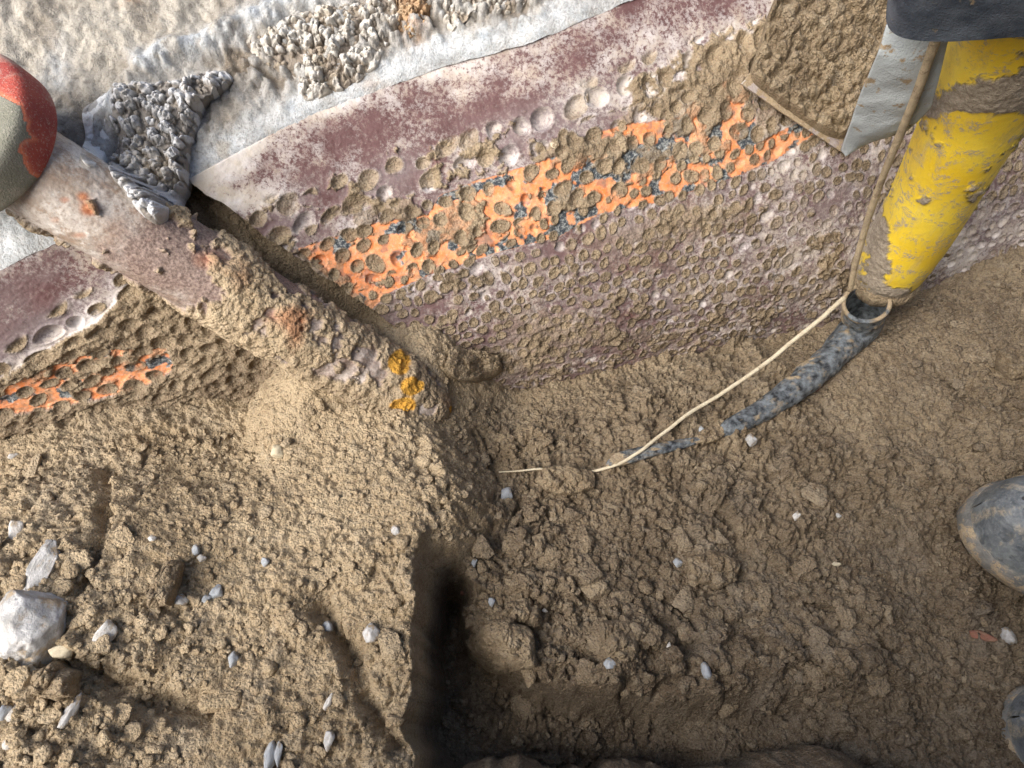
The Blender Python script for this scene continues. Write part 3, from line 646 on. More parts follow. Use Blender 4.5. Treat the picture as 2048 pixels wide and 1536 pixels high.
def on_post(x, y):
    """base surface with the post lying on it"""
    z = base(x, y)
    # height of the shaft's upper side above (x, y)
    a2 = ax[:2]; L2 = np.hypot(*a2); t = ((x-PA[0])*a2[0]+(y-PA[1])*a2[1])/L2**2
    d = ((x-PA[0])*(-a2[1])+(y-PA[1])*a2[0])/L2
    top = PA[2]+ax[2]*t+np.sqrt(np.clip(PR**2-d**2, 0, 1))/L2
    return np.where((np.abs(d) < PR) & (t > 0.05) & (t < PL), np.maximum(z, top), z)
def onp(x, y): return smooth_on(x, y)
cl = relief('mortar_clump', [(232, 178), (300, 168), (380, 160), (462, 140), (470, 175), (432, 205), (408, 225), (402, 280), (385, 320), (378, 380), (362, 430), (320, 445), (285, 430), (250, 395), (225, 350), (240, 290), (222, 240)],
            .018, LGREY, (.0085, .0048), (.0075, .004), seed=3, f=on_post, n=(150, 460), lift=.004, profile=2.2, jag=.16)
tag(cl, 'grey pebbly mortar clump hanging over the steel post beside the red cap', 'mortar clump')
cl = relief('mortar_clump', [(480, 95), (540, 45), (640, 20), (740, 0), (800, -10), (800, 60), (780, 110), (760, 150), (700, 195), (640, 215), (600, 205), (580, 150), (520, 140)],
            .011, LTAN, (.0088, .0050), (.0075, .004), seed=7, n=(150, 460), profile=2, jag=.2)
tag(cl, 'pale knobbly mortar clump between the grey clump and the small orange one', 'mortar clump')
cl = relief('mortar_clump', [(785, -12), (850, -14), (872, 20), (858, 62), (822, 88), (795, 60), (788, 20)], .010, LORG, (.006, .0035), (.005, .003), seed=9, n=(70, 240), profile=2, jag=.2)
tag(cl, 'small orange brown mortar clump at the top edge of the photo', 'mortar clump')
cl = relief('mortar_clump', [(878, -20), (1080, -20), (1050, 25), (980, 45), (930, 42), (905, 75), (880, 50)], .009, LTAN, (.0075, .0045), (.006, .003), seed=12, n=(90, 300), profile=2, jag=.2)
tag(cl, 'pinkish grey mortar clump right of the orange one, at the top edge of the photo', 'mortar clump')
# thin white mortar skin lying from the cap up along the clump
SKIN = mat_lump("white_mortar_skin", (.62, .63, .63), (.74, .75, .75), (.36, .35, .34))
cl = relief('mortar_skin', [(160, 225), (205, 195), (262, 150), (300, 130), (345, 120), (330, 148), (262, 172), (238, 200), (240, 250), (225, 300), (205, 335), (175, 350), (155, 330), (172, 280)],
            .006, SKIN, (.02, .009), (.001, .0012), seed=15, f=on_post, n=(60, 260), lift=.003, profile=4)
tag(cl, 'smooth white mortar skin curling up between the red cap and the grey clump', 'mortar')

# ------------------------------------------------------------------ broken soil-covered panel and lumps of soil by the shell
def plane(p0, p1, p2):
    n = np.cross(p1-p0, p2-p0); return (p0, n/np.linalg.norm(n))
h1 = np.array([float(v[0]) for v in hit(1500, 170)]); h2 = np.array([float(v[0]) for v in hit(1690, 305)]); h3 = np.array([float(v[0]) for v in hit(1760, 20)])
tl = np.array([-.1, -.45, .5])*.03
PLN = plane(h1+tl*.9, h2+tl*.4, h3+tl*1.2)
def slab(name, poly, pl, th, mat, parent=None, bend=None):
    """flat sheet of an outline given in the picture, with its own distance and thickness"""
    bm = bmesh.new(); p0, nn = pl; C0 = np.array([0, 0, CAMZ]); vs = []
    if nn@(C0-p0) < 0: nn = -nn
    for x, y in poly:
        d = np.array(rays(x, y)); t = ((p0-C0)@nn)/(d@nn); vs.append(C0+d*t)
    top = [bm.verts.new(v) for v in vs]; bot = [bm.verts.new(v-nn*th) for v in vs]; n = len(vs)
    bm.faces.new(top); bm.faces.new(bot[::-1])
    for k in range(n): bm.faces.new((top[k], top[(k+1) % n], bot[(k+1) % n], bot[k])[::-1])
    bmesh.ops.recalc_face_normals(bm, faces=bm.faces)
    me = bpy.data.meshes.new(name); bm.to_mesh(me); bm.free(); return link(name, me, mat, parent, False)
PANEL = mat_simple("dusty_maroon_sheet", (.30, .24, .23), (.50, .46, .43), 40, .5)
root = empty('broken_panel', h2); tag(root, 'soil-covered broken panel with a sharp corner, beside the grey plastic flap', 'panel')
slab('sheet', [(1484, 168), (1560, 222), (1684, 304), (1745, 268), (1790, 120), (1800, -60), (1600, -60), (1560, 20), (1530, 110)], PLN, .0022, PANEL, root)
relief('soil_cover', [(1492, 160), (1560, 215), (1650, 275), (1680, 285), (1730, 262), (1775, 120), (1800, -55), (1570, -55), (1535, 15), (1512, 100)], .010, SOIL, (.012, .006), (.007, .003), seed=21, tilt=PLN, n=(130, 420), profile=8, parent=root, floor=-.011, jag=.025)
for i, (P, hh, lab) in enumerate([
    ([(880, 720), (900, 692), (960, 700), (1010, 715), (1005, 745), (960, 770), (905, 760)], .014, "pale flat soil lump at the dented plate's foot, by the end of the post"),
    ([(1085, 935), (1130, 930), (1185, 940), (1190, 975), (1150, 992), (1090, 985), (1065, 965)], .012, 'tan soil clod lying just under the gap in the pale cord'),
    ([(932, 1262), (990, 1225), (1050, 1240), (1075, 1290), (1090, 1330), (1040, 1345), (985, 1350), (940, 1320)], .024, 'biggest brown clod, standing at the rim of the dark pit'),
    ([(1195, 1240), (1260, 1232), (1282, 1270), (1275, 1330), (1215, 1325), (1192, 1290)], .020, 'square-cut brown clod right of the biggest clod'),
    ([(290, 1190), (330, 1120), (365, 1115), (368, 1150), (345, 1215), (300, 1222)], .012, 'dark brown slab of earth on the mound, right of the grey rocks'),
    ([(1370, 1110), (1420, 1095), (1480, 1120), (1478, 1165), (1430, 1182), (1375, 1160)], .010, 'flat brown clod right of the bluish pebble in mid floor'),
    ([(60, 1345), (120, 1320), (165, 1345), (160, 1395), (110, 1405), (70, 1385)], .018, 'purplish brown clod under the big grey rock'),
    ([(1015, 1205), (1060, 1195), (1072, 1225), (1050, 1248), (1018, 1238)], .012, 'small round clod just above the biggest clod'),
    ([(1640, 1300), (1690, 1290), (1720, 1330), (1690, 1370), (1645, 1350)], .012, 'brown clod in the deep shade of the right-hand floor'),
    ([(1985, 700), (2060, 690), (2070, 760), (2020, 765), (1985, 735)], .016, 'tan clod at the right edge above the boots'),
    ([(1385, 875), (1440, 835), (1462, 850), (1440, 885), (1395, 895)], .007, 'tan mud patch bridging the two black hose ends')]):
    o = relief('soil_clod', P, hh, SOIL, (.012, .006), (.0045, .0022), seed=40+i, n=(60, 200), profile=4, f=base, floor=-.014, jag=.30)
    tag(o, lab, 'clod', 'clods of soil')

# ------------------------------------------------------------------ tubes
def frames(P):
    T = np.gradient(P, axis=0); T /= np.linalg.norm(T, axis=1, keepdims=True); n = np.cross(T[0], [0, 0, 1.]); n /= np.linalg.norm(n); N = [n]
    for k in range(1, len(P)):
        n = N[-1]-T[k]*(N[-1]@T[k]); N.append(n/np.linalg.norm(n))
    N = np.array(N); return T, N, np.cross(T, N)
def spline(pts, n):
    pts = np.array(pts, float); L = np.concatenate([[0], np.cumsum(np.linalg.norm(np.diff(pts, axis=0), axis=1))]); t = np.linspace(0, L[-1], n)
    P = np.stack([np.interp(t, L, pts[:, k]) for k in range(3)], 1); m = max(2, n//len(pts)//3)
    for _ in range(m*m//2+2): P[1:-1] = (P[:-2]+2*P[1:-1]+P[2:])/4
    return P
def tube(name, P, rad, na, mat, parent=None, detail=None, flat=None, caps=True):
    T, N, B = frames(P); th = np.linspace(0, 2*np.pi, na, endpoint=False); n = len(P)
    rad = np.broadcast_to(np.asarray(rad, float), (n,)).copy()[:, None]*np.ones((1, na))
    X = [P[:, k:k+1]+rad*(N[:, k:k+1]*np.cos(th)+B[:, k:k+1]*np.sin(th)) for k in range(3)]
    att = {}
    if detail:
        dr, att = detail(X, P, th); X = [P[:, k:k+1]+(rad+dr)*(N[:, k:k+1]*np.cos(th)+B[:, k:k+1]*np.sin(th)) for k in range(3)]
    if caps:
        X = [np.vstack([P[0, k]*np.ones((1, na)), X[k], P[-1, k]*np.ones((1, na))]) for k in range(3)]
        att = {k: np.pad(v, ((1, 1), (0, 0)), mode='edge') for k, v in att.items()}
    return grid_obj(name, *X, mat, att, parent, wrap=True, flip=True)
def mat_yellow():
    m = M("yellow_plastic", .4, .45); n = m.noise(14, 3); f = m.noise(420, 4, .75); mid = m.noise(60, 6, .75, .5)
    st = m.noise(1, 5, .7, .3, m.scale((95, 95, 22), (.25, .35, 0)))
    c = m.mix(m.rng(n, .35, .65), (.88, .60, .03), (.93, .70, .07)); br = m.mix(m.rng(f, .35, .65), (.27, .22, .165), (.48, .41, .32))
    c = m.mix(m.rng(st, .50, .72, 0, .55), c, br); c = m.mix(m.math('MULTIPLY', m.rng(mid, .52, .60), m.rng(f, .42, .55)), c, br)
    c = m.mix(m.rng(m.vor(60), .13, .09, 0, .7), c, br)
    k = m.attr('mud'); c = m.mix(k, c, br)
    h = m.math('ADD', m.math('MULTIPLY', f, m.math('ADD', m.math('MULTIPLY', k, .9), .08)), m.math('MULTIPLY', mid, .25))
    return m.done(c, m.bump(h, .0022), m.rng(m.math('MAXIMUM', k, m.rng(st, .5, .7)), 0, 1, .38, .9))
YEL = mat_yellow()
BLK = mat_simple("black_plastic", (.020, .024, .030), (.26, .29, .31), 150, rough=.45, att=True, bd=.0008)
CORD = mat_simple("pale_cord", (.62, .52, .36), (.76, .68, .50), 150, mud=-.2, rough=.8, bd=.0006)
CORDM = mat_simple("muddy_cord", (.44, .35, .23), (.60, .48, .31), 90, mud=.25, rough=.8, bd=.0008)
# yellow duct: rises from the soil towards the camera at the right
yb = at(1766, 560, .745); yt = at(2062, -190, .345)
def yd(X, P, th):
    px, py = proj(*X); n = fbm3(X[0]*45, X[1]*45, X[2]*45, 4, 3)-.5; nb = fbm3(X[0]*18, X[1]*18, X[2]*18, 3, 5)-.5
    ll = np.linspace(0, 1, len(P))[:, None]
    c = -.17+blobs(px, py, [(2000, 190, 110, 30, .85), (1900, 215, 50, 20, .45), (2060, 150, 60, 60, .5), (1760, 470, 22, 80, .6), (1745, 560, 30, 30, .4), (1790, 585, 50, 12, .45), (1840, 300, 30, 60, .1), (1820, 370, 20, 30, .25), (1850, 400, 14, 8, .5), (1880, 290, 12, 6, .4),
        (1900, 110, 90, 40, -.2), (1930, 300, 70, 110, -.12), (1860, 450, 50, 80, -.12)])
    w_ = fbm((px+py*.25)*.02, (py-px*.2)*.09, 3, 9)-.5
    mud = ss(.02, .10, c+n*.75+nb*.5+w_*.25+(fbm3(X[0]*240, X[1]*240, X[2]*240, 3, 6)-.5)*.45); return mud*(.0004+(n+.25)*.0034+(fbm3(X[0]*260, X[1]*260, X[2]*260, 3, 6)-.5)*.003)+nb*.0015, {'mud': mud, 'dry': .85+X[0]*0}
root = empty('yellow_duct', yb); tag(root, 'mud-smeared yellow plastic pipe standing at the right, under the dark sleeve', 'pipe')
P = spline([yb, at(1836, 450, .665), at(1890, 345, .60), at(1966, 200, .52), at(2028, 60, .452), at(2080, -60, .405), yt], 240)
fr = np.linspace(0, 1, 240); rad = np.interp(fr, [0, .010, .025, .05, .10, 1], [.020, .026, .0305, .0330, .0345, .0370])
tube('pipe_body', P, rad, 200, YEL, root, yd)
# muddy collar at its foot
def md(X, P, th):
    c1, i1, e1 = clods(X[0]+X[2], X[1]+X[2]*.6, .008, 4, .4); n = fbm3(X[0]*70, X[1]*70, X[2]*70, 4, 8)-.5
    return c1*.003+n*.006, {'mud': ss(-.25, .0, n+.1), 'dry': .6+X[0]*0, 'grey': X[0]*0, 'tone': .5+X[0]*0}
d0 = (P[0]-P[6]); d0 /= np.linalg.norm(d0)
cb = P[0]-d0*.012
tube('collar', np.array([cb-d0*.004, cb+d0*.004, cb+d0*.010, cb+d0*.016, cb+d0*.022, cb+d0*.028]), [.030, .0335, .033, .031, .027, .020], 120, SOIL, root, md)
# black hose: open mouth under the collar, curving half buried to the left
def bd(X, P, th):
    n = fbm3(X[0]*70, X[1]*70, X[2]*70, 4, 13)-.5; nb = fbm3(X[0]*22, X[1]*22, X[2]*22, 3, 5)-.5; ll = np.linspace(0, 1, len(P))[:, None]
    f_ = fbm3(X[0]*260, X[1]*260, X[2]*260, 3, 5)-.5
    px, py = proj(*X)
    mud = np.clip(ss(.02, .06, n*.7+nb*.3-.06+blobs(px, py, [(1640, 640, 40, 18, .3), (1600, 720, 26, 20, .2), (1700, 625, 50, 10, .3)])-.08)+.45*ss(.12, .2, f_+n*.4), 0, 1)
    rip = .0006*np.sin(ll*60)*ss(.2, .35, ll)*ss(.9, .6, ll)
    return mud*(.0005+.002*(n+.3))+nb*.004+rip, {'mud': mud, 'dry': 1+X[0]*0}
def onb(px, py, lift):
    a = np.mean([[float(v[0]) for v in hit(px+dx, py+dy, real)] for dx, dy in ((0, 0), (12, 0), (-12, 0), (0, 10), (0, -10))], axis=0); return a+np.array([0, -.2, 1])*lift
root = empty('black_hose', onb(1600, 760, 0)); tag(root, 'black plastic hose with an open mouth below the yellow pipe, curving into the soil', 'hose')
hp = [at(1733, 606, .728), onb(1708, 665, .018), onb(1640, 735, .012), onb(1580, 785, .009), onb(1520, 825, .006), onb(1465, 852, .000), onb(1440, 866, -.012)]
HP = spline(hp, 150)
rd = np.interp(np.linspace(0, 1, 150), [0, .15, .4, .7, .9, 1], [.0215, .0200, .0155, .0125, .010, .008])
T, N, B = frames(HP)
tube('hose_wall', HP, rd, 120, BLK, root, bd, caps=False)
tube('hose_lining', HP[:60], rd[:60]-.0022, 90, BLK, root, None, caps=False)
# thickened lip
th = np.linspace(0, 2*np.pi, 80)
LP = np.array([HP[0]+(rd[0])*(N[0]*math.cos(a)+B[0]*math.sin(a)) for a in th]); tube('lip', LP, .0022, 12, BLK, root, lambda X, P, t_: (0*X[0], {'mud': ss(-.1, .05, fbm3(X[0]*90, X[1]*90, X[2]*90, 3, 2)-.47), 'dry': 1+X[0]*0}), caps=False)
tag(relief('hose_strip', [(1192, 940), (1215, 908), (1290, 892), (1350, 880), (1405, 872), (1440, 876), (1380, 895), (1300, 918), (1240, 935)], .006, BLK, (.03, .004), (.001, .0006), seed=70, n=(40, 200), profile=3, floor=-.010, lift=.006, jag=.05,
       extra=lambda px, py, X, Y, Z: {'mud': np.clip(ss(.56, .62, fbm(px*.03, py*.08, 4, 3)+.12*ss(1380, 1430, px))+.3*ss(.5, .7, fbm(px*.05, py*.3, 3, 4)), 0, 1), 'dry': X*0+.6}),
    'flattened black hose end half buried to the left, crossed by the pale cord', 'hose')
# cords
def onc(px, py, l=.004): return onb(px, py, l+.001)
cp = [at(1888, 40, .415), at(1862, 105, .435), at(1835, 185, .47), at(1800, 270, .52), at(1765, 355, .575), at(1735, 440, .63), at(1710, 530, .685), at(1700, 580, .715)]
P = spline(cp, 160); r_ = np.interp(np.linspace(0, 1, 160), [0, 1], [.0030, .0028])*(1+.10*(vn(np.linspace(0, 30, 160), np.zeros(160))-.5))
tag(tube('rope', P, r_, 14, CORDM), 'thick tan rope running down beside the yellow pipe', 'rope')
cc = [at(1690, 596, .712), at(1660, 622, .706), at(1600, 670, .705), at(1520, 735, .705), at(1440, 790, .705), onc(1370, 835, .016), onc(1310, 880, .014), onc(1280, 905, .014), onc(1240, 930, .011), onc(1200, 941, .006), onc(1176, 946, .002), onc(1150, 955, -.006),
      onc(1110, 948, -.004), onc(1085, 938, .004), onc(1040, 944, .005), onc(998, 946, .004)]
P = spline(cc, 260); t260 = np.linspace(0, 1, 260); P = P+np.stack([(vn(t260*22, t260*0, 1)-.5)*.002, t260*0, (vn(t260*26, t260*0, 2)-.5)*.0015], 1)
tag(tube('cord', P, np.interp(t260, [0, .3, .6, .9, 1], [.0024, .0020, .0017, .0012, .0005]), 12, CORD), 'thin pale cord stretched from under the yellow pipe to the soil at mid floor', 'cord')

# ------------------------------------------------------------------ dark sleeve and grey flap
NAVY = mat_simple("navy_plastic", (.035, .055, .085), (.13, .16, .20), 55, mud=-.15, rough=.5, bd=.0006)
GREYP = mat_simple("grey_plastic_sheet", (.42, .46, .475), (.50, .54, .555), 22, mud=.05, rough=.5, bd=.0003)
def strip(name, rows, mat, parent, th=.0022, n=(60, 40), wob=.003, sd=0, bend=0):
    """bent sheet lofted through rows of (left point, right point)"""
    rows = np.array(rows, float); k = np.linspace(0, len(rows)-1, n[0]); L = np.stack([np.interp(k, range(len(rows)), rows[:, 0, c]) for c in range(3)], 1); R = np.stack([np.interp(k, range(len(rows)), rows[:, 1, c]) for c in range(3)], 1)
    for _ in range(6): L[1:-1] = (L[:-2]+2*L[1:-1]+L[2:])/4; R[1:-1] = (R[:-2]+2*R[1:-1]+R[2:])/4
    v = np.linspace(0, 1, n[1])[None, :, None]; P = L[:, None]*(1-v)+R[:, None]*v
    N = normals(P[..., 0], P[..., 1], P[..., 2]); c = np.array([0, 0, CAMZ])-P.mean((0, 1)); N = N*np.sign((N*c).sum(-1, keepdims=True))
    w_ = (fbm(P[..., 0]*30+sd, P[..., 2]*30, 3, sd)-.5)*wob*2+bend*np.sin(v[..., 0]*np.pi); P = P+N*w_[..., None]
    Q = P-N*th; A = np.concatenate([P, Q[:, ::-1]], 1)
    A = np.concatenate([A[:1].mean(1, keepdims=True)*np.ones_like(A[:1]), A, A[-1:].mean(1, keepdims=True)*np.ones_like(A[:1])], 0)
    return grid_obj(name, A[..., 0], A[..., 1], A[..., 2], mat, {}, parent, wrap=True)
root = empty('duct_sleeve', at(1950, 40, .41)); tag(root, 'dark navy plastic sleeve around the top of the yellow pipe, at the top right corner', 'sleeve')
T, N, B = None, None, None
# squarish jacket wrapped round the duct's top
def jacket():
    a0 = at(2000, 28, .418); a1 = at(2045, -90, .372); d = (a1-a0); d /= np.linalg.norm(d)
    sx = at(2100, 62, .415)-at(1860, 40, .425); sx -= d*(sx@d); sx /= np.linalg.norm(sx); sz = np.cross(d, sx)
    th = np.linspace(0, 2*np.pi, 120, endpoint=False)[None, :]; l = np.linspace(.040, .13, 60)[:, None]
    ct, st = np.cos(th), np.sin(th); e = 5.
    rr = (np.abs(ct/.062)**e+np.abs(st/.040)**e)**(-1/e)
    wob = 1+.05*(fbm(ct*2+5, l*30+st*2, 3, 4)-.5)
    P = [a0[k]+d[k]*(l+.006*ct*0)+rr*wob*(sx[k]*ct+sz[k]*st) for k in range(3)]
    Q = [a0[k]+d[k]*(l[::-1])+(rr*wob-.003)*(sx[k]*ct+sz[k]*st) for k in range(3)]
    P = [np.vstack([P[k][::1], Q[k]]) for k in range(3)]
    grid_obj('jacket', *P, NAVY, {}, root, wrap=True)
jacket()
strip('folded_corner', [(at(1782, 66, .43), at(1800, 42, .425)), (at(1785, 20, .42), at(1835, 10, .41)), (at(1800, -60, .41), at(1900, -60, .40))], GREYP, root, sd=2)
root = strip('plastic_flap', [(at(1773, 52, .440), at(1902, 60, .432)), (at(1755, 110, .455), at(1885, 130, .452)), (at(1722, 185, .495), at(1862, 218, .495)), (at(1705, 235, .525), at(1815, 258, .53)), (at(1688, 285, .558), at(1740, 282, .565)), (at(1682, 302, .572), at(1688, 300, .574))], GREYP, None, n=(110, 50), wob=.0035, sd=5, bend=.004)
tag(root, 'bent grey plastic flap hanging to a point left of the tan rope', 'plastic sheet')

# ------------------------------------------------------------------ pebbles and rocks
def rockmesh(seed, sub=4, ang=.5):
    bm = bmesh.new(); bmesh.ops.create_icosphere(bm, subdivisions=sub, radius=1); rnd = random.Random(seed)
    pl = [(Vector([rnd.gauss(0, 1) for _ in range(3)]).normalized(), rnd.uniform(.55, .85)) for _ in range(14)]
    co = np.array([v.co for v in bm.verts]); n = fbm3(co[:, 0]*1.6+seed, co[:, 1]*1.6, co[:, 2]*1.6, 5, seed, .6)-.5; n2 = (fbm3(co[:, 0]*4+seed, co[:, 1]*4, co[:, 2]*4, 4, seed+9, .7)-.5)*(.16 if sub > 4 else .1)
    bm.verts.index_update()
    for v, k in zip(bm.verts, n):
        p = v.co*(1+.8*float(k))
        for d, o in pl:
            e = p.dot(d)-o
            if e > 0: p = p-d*e*.95
        v.co = p*(1+float(n2[v.index]))
    me = bpy.data.meshes.new('rock'); bm.to_mesh(me); bm.free(); return me
RW = mat_rock("white_quartz", (.74, .72, .69), (.52, .49, .44), .7); RB = mat_rock("blue_grey_stone", (.47, .50, .53), (.32, .345, .37), .6)
RG = mat_rock("pale_grey_rock", (.60, .59, .58), (.33, .32, .30), .9); RC = mat_rock("cream_stone", (.66, .58, .42), (.52, .45, .32), .5); RR = mat_rock("reddish_stone", (.30, .13, .09), (.24, .12, .08), .4)
MR = {'w': RW, 'b': RB, 'g': RG, 'c': RC, 'r': RR}
ROCKS = [  # px, py, rx, ry, turn, stuff, label
 (555, 902, 14, 12, .8, 'c', 'round cream pebble alone on the tan mound below the muddy post'),
 (33, 1066, 15, 22, -.5, 'w', 'angular white pebble near the left edge above the grey rocks'),
 (88, 1130, 20, 46, .35, 'g', 'long grey and white rock standing over the big grey rock'),
 (66, 1244, 54, 62, .3, 'g', 'biggest rock, pale grey and mud-stained, at the left edge'),
 (208, 1270, 16, 25, .3, 'w', 'bright white oval pebble right of the biggest grey rock'),
 (303, 1077, 7, 6, 0, 'w', 'tiny white pebble above the dark earth slab on the mound'),
 (392, 1099, 8, 9, 0, 'b', 'small bluish pebble above a white chip, mid left mound'),
 (403, 1116, 8, 6, 0, 'w', 'small white chip just below a bluish pebble'),
 (499, 1079, 6, 6, 0, 'c', 'tiny cream pebble above the lone blue grey pebble of the mound'),
 (530, 1123, 9, 9, .3, 'b', 'blue grey pebble standing alone right of the cream speck'),
 (434, 1184, 12, 13, .4, 'b', 'pale bluish pebble, upper of a touching pair on the mound'),
 (412, 1198, 8, 8, 0, 'b', 'pale bluish pebble, lower of a touching pair on the mound'),
 (360, 1200, 13, 10, .2, 'g', 'pale grey stone touching the dark earth slab'),
 (656, 1252, 11, 9, 0, 'b', 'wet blue grey pebble on the mound close to the pit'),
 (466, 1318, 9, 12, .1, 'b', 'light blue pebble in the middle of the lower mound'),
 (50, 1352, 14, 18, .2, 'c', 'cream grey pebble below the biggest rock'),
 (125, 1300, 22, 14, -.4, 'c', 'beige stone tucked under the right side of the biggest rock'),
 (32, 1425, 12, 15, .3, 'w', 'white pebble near the bottom left edge'),
 (8, 1424, 10, 12, 0, 'b', 'bluish pebble cut by the left edge, beside a white one'),
 (138, 1425, 9, 30, .35, 'g', 'thin grey shard standing on end in a dark hollow'),
 (15, 1488, 8, 7, 0, 'w', 'tiny white pebble in the bottom left corner'),
 (540, 1512, 11, 24, .1, 'b', 'long grey pebble at the bottom edge, left of the pair'),
 (556, 1508, 8, 20, -.1, 'b', 'narrow grey pebble at the bottom edge, right of the pair'),
 (658, 1478, 11, 18, .2, 'g', 'grey pebble at the lower mound, right of the bottom pair'),
 (657, 1404, 6, 15, .4, 'w', 'slim white chip on the mound above a grey pebble'),
 (25, 912, 8, 5, -.2, 'w', 'tiny white chip at the left edge of the upper mound'),
 (740, 1268, 16, 19, 0, 'g', 'dull grey stone on the mound edge beside the pit'),
 (792, 1060, 11, 9, 0, 'g', 'dull grey pebble on the slope above the pit'),
 (1013, 988, 13, 13, .6, 'b', 'angular grey pebble below the cord\'s thin tip'),
 (948, 1125, 7, 9, 0, 'b', 'small bluish pebble at the head of the dark pit'),
 (983, 1203, 8, 10, .2, 'b', 'grey pebble wedged above the biggest clod'),
 (1090, 1221, 6, 3.5, .3, 'w', 'tiny white grain right of the small round clod'),
 (925, 1186, 5, 4, 0, 'r', 'tiny pink grain on the pit wall'),
 (1218, 1328, 12, 11, 0, 'b', 'round blue grey pebble below the square-cut clod'),
 (1412, 1340, 10, 14, -.1, 'b', 'oval blue grey pebble in the dark floor, right of the round one'),
 (1355, 1125, 9, 8, 0, 'b', 'bluish pebble left of the flat brown clod'),
 (1592, 1032, 8, 9, .3, 'w', 'bright white chip on the open floor left of the boots'),
 (1677, 1031, 6, 5, .5, 'g', 'small grey chip right of the bright white one'),
 (1338, 1291, 4, 6, .4, 'w', 'tiny white grain right of the square-cut clod'),
 (1672, 1128, 8, 4, .1, 'c', 'small yellowish grain in the middle of the right floor'),
 (1958, 1271, 21, 8, .3, 'r', 'long reddish stone below the boot toe'),
 (2016, 1270, 12, 12, 0, 'g', 'dull round stone next to the reddish one'),
 (1502, 880, 11, 11, 0, 'g', 'greenish grey pebble just below the hose'),
 (1630, 775, 14, 8, -.3, 'r', 'reddish stone against the underside of the hose'),
 (1108, 290, 9, 7, 0, 'c', 'cream pebble stuck in the mud of the dented plate'),
 (1403, 858, 6, 6, 0, 'b', 'small dark blue bead in the mud between the hose ends'),
]
def place_rocks():
    pts = np.array([(r[0], r[1]) for r in ROCKS], float); X, Y, Z = hit(pts[:, 0], pts[:, 1], real)
    lib = [rockmesh(100+k, 4 if k < 2 else 3) for k in range(9)]
    for k, r in enumerate(ROCKS):
        P = Vector((float(X[k]), float(Y[k]), float(Z[k]))); t = (P-Vector((0, 0, CAMZ))).length; sx, sy = r[2]*t/FPX*1.12, r[3]*t/FPX*1.12
        big = max(r[2], r[3]) > 35
        me = (rockmesh(200+k, 5) if big else lib[2+k % 7]).copy(); o = bpy.data.objects.new('rock' if big else 'pebble', me); C.objects.link(o)
        me.materials.append(MR[r[5]]); me.shade_smooth()
        d = (Vector((0, 0, CAMZ))-P).normalized(); sz = min(sx, sy)*.75
        e1 = Vector((1, 0, 0)); e1 = (e1-d*e1.dot(d)).normalized(); e2 = d.cross(e1); c_, s_ = math.cos(-r[4]), math.sin(-r[4])
        f1 = e1*c_+e2*s_; f2 = e2*c_-e1*s_
        m = Matrix((f1, f2, d)).transposed().to_4x4(); o.matrix_world = Matrix.Translation(P+d*(sz*-.05+.003)) @ m @ Matrix.Diagonal((sx, sy, sz, 1))
        tag(o, r[6], 'rock' if big else 'pebble', 'stones lying on the soil')
place_rocks()

# ------------------------------------------------------------------ rubber boots
def mat_boot():
    m = M("grey_rubber", .5, .4); n = m.noise(28, 5, .65); f = m.noise(300, 4, .7); nn = m.noise(70, 4, .65, .6)
    c = m.mix(m.rng(n, .32, .68), (.070, .082, .092), (.26, .28, .29)); c = m.mix(m.rng(f, .5, .75, 0, .35), c, (.42, .43, .42))
    c = m.mix(m.math('MULTIPLY', m.attr('mud'), m.rng(f, .40, .56, .15, .9)), c, m.mix(m.rng(n, .4, .6), (.33, .28, .21), (.46, .42, .35)))
    c = m.mix(m.rng(nn, .44, .36, 0, .7), c, (.07, .08, .09))
    v = m.vor(110); c = m.mix(m.math('MULTIPLY', m.rng(v, .24, .18), m.rng(m.noise(32, 3), .50, .54)), c, (.045, .042, .042))
    return m.done(c, m.bump(m.math('ADD', f, nn), .0012))
BOOT = mat_boot(); SOLE = mat_simple("boot_sole", (.13, .13, .125), (.27, .25, .22), 60, .35, .8)
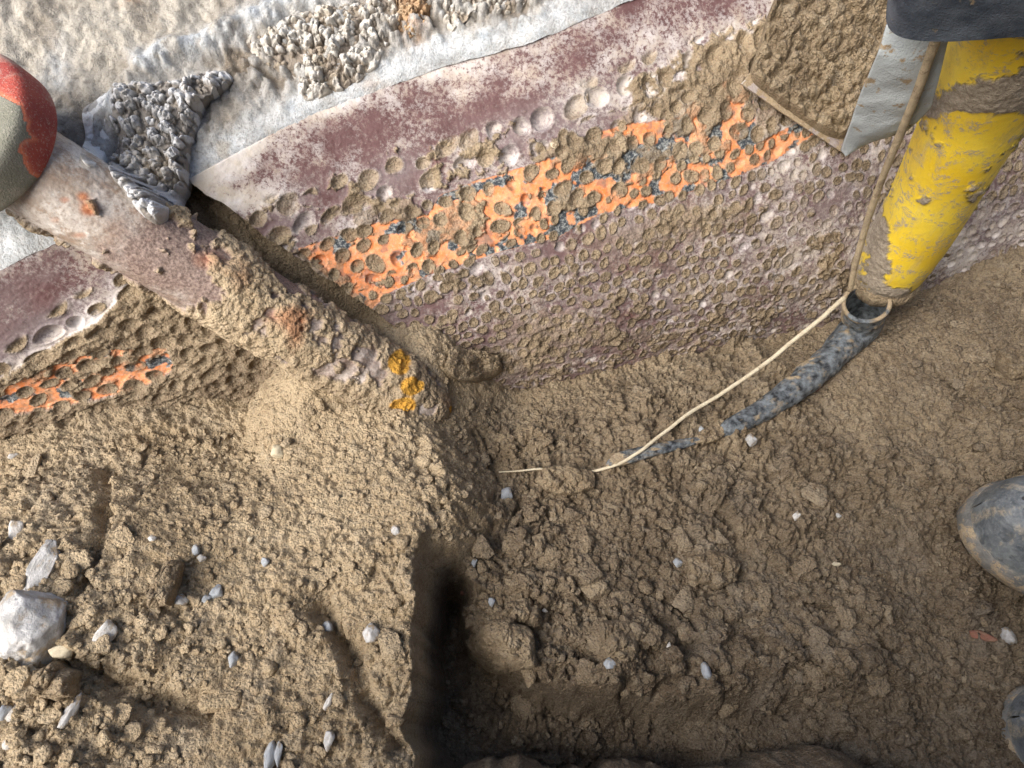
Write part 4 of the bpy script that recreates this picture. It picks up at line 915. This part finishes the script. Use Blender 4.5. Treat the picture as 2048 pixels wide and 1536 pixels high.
def boot(tip, ang, label, side, zs):
    root = empty('rubber_boot', (tip[0], tip[1], zs)); root.rotation_euler = (0, 0, ang); root.matrix_world = Matrix.Translation((tip[0], tip[1], zs)) @ Matrix.Rotation(ang, 4, 'Z')
    tag(root, label, 'boot', 'pair of rubber boots')
    # foot: x back from toe, widths and heights of the upper
    xs = np.array([0, .004, .012, .025, .045, .075, .11, .15, .19, .23, .26, .285, .295]); wl = np.array([.001, .017, .029, .039, .047, .051, .051, .046, .040, .037, .037, .031, .001])
    hh = np.array([.020, .034, .046, .055, .060, .064, .074, .092, .11, .12, .12, .11, .06]); cy = np.array([0, .001, .002, .003, .004, .005, .004, .001, 0, 0, 0, 0, 0])*side
    k = np.linspace(0, 1, 140)**1.25*.295; W_ = np.interp(k, xs, wl); H_ = np.interp(k, xs, hh); Cy = np.interp(k, xs, cy)
    for _ in range(5):
        for A in (W_, H_, Cy): A[1:-1] = (A[:-2]+2*A[1:-1]+A[2:])/4
    th = np.linspace(0, 2*np.pi, 120, endpoint=False)[None, :]; ct, st = np.cos(th), np.sin(th)
    Yy = Cy[:, None]+W_[:, None]*np.sign(ct)*np.abs(ct)**.85; Zz = .018+np.where(st > 0, H_[:, None]*np.abs(st)**.9, -.006*np.abs(st)); Xx = k[:, None]*np.ones_like(th)
    Zz = Zz+(fbm(Xx*30, Yy*30+side, 3, 5)-.5)*.004+.0016*np.sin(Xx*260+Yy*50)*ss(.06, .09, Xx)*ss(.17, .13, Xx)*(st > 0)
    lowm = ss(.030, .016, Zz)
    mud = np.clip(ss(.57, .63, fbm(Xx*90+4*side, Yy*90, 5, 12, .7)+.25*lowm)*.9, 0, 1)
    def mk(name, A, mat, att={}):
        A = np.stack(A, -1); me = mesh_np(name, A.reshape(-1, 3), gridfaces(A.shape[0], A.shape[1], True, True), att); me.materials.append(mat); me.shade_smooth()
        o = bpy.data.objects.new(name, me); C.objects.link(o); o.parent = root; return o
    mk('upper', (Xx, Yy, Zz), BOOT, {'mud': mud})
    # welt and sole
    e = np.array([0, .006, .0095, .0095, .006, .003, .0025])[:, None]; Zs = np.array([-.0, .000, .004, .016, .0215, .0225, .019])[:, None]
    kk = np.concatenate([k, k[::-1]]); yy = np.concatenate([Cy+W_, (Cy-W_)[::-1]]); nx_ = np.gradient(kk); ny_ = np.gradient(yy); L = np.hypot(nx_, ny_)+1e-9
    ox, oy = -ny_/L, nx_/L; sg = np.where((oy*np.sign(yy-np.concatenate([Cy, Cy[::-1]])+1e-9)) < 0, -1, 1); ox, oy = ox*sg, oy*sg
    for _ in range(6): ox = (np.roll(ox, 1)+ox*2+np.roll(ox, -1))/4; oy = (np.roll(oy, 1)+oy*2+np.roll(oy, -1))/4
    X_ = kk[None, :]+ox[None, :]*(e-.0065); Y_ = yy[None, :]+oy[None, :]*(e-.0065); Z_ = Zs*np.ones_like(X_)
    X_ = np.vstack([np.full_like(X_[:1], .14), X_]); Y_ = np.vstack([Y_[:1]*0, Y_]); Z_ = np.vstack([Z_[:1], Z_])
    mk('sole', (X_, Y_, Z_), SOLE)
    # shaft with an open top
    hz = np.concatenate([np.linspace(.06, .34, 60), np.linspace(.34, .12, 30)]); ins = np.concatenate([np.zeros(60), np.full(30, .003)])
    rx = np.interp(hz, [.06, .12, .2, .34], [.052, .050, .056, .064])-ins; ry = np.interp(hz, [.06, .12, .2, .34], [.036, .040, .048, .056])-ins
    xc = np.interp(hz, [.06, .12, .34], [.232, .235, .245])
    Xh = xc[:, None]+rx[:, None]*ct; Yh = ry[:, None]*st; Zh = hz[:, None]+(fbm(Xh*20, hz[:, None]*25+Yh*20, 3, 3)-.5)*.002
    mk('shaft', (Xh, Yh, Zh), BOOT, {'mud': ss(.55, .62, fbm(Xh*40, Zh*40+Yh*40, 4, 3))})
b1 = at(1974, 1000, .600); boot((b1[0], b1[1]), math.radians(-27), 'muddy grey rubber boot, its speckled toe in from the right edge', 1, float(b1[2])-.045)
b2 = at(2050, 1432, .575); boot((b2[0], b2[1]), math.radians(-20), 'second grey rubber boot, only a sliver of toe at the lower right edge', -1, float(b2[2])-.045)
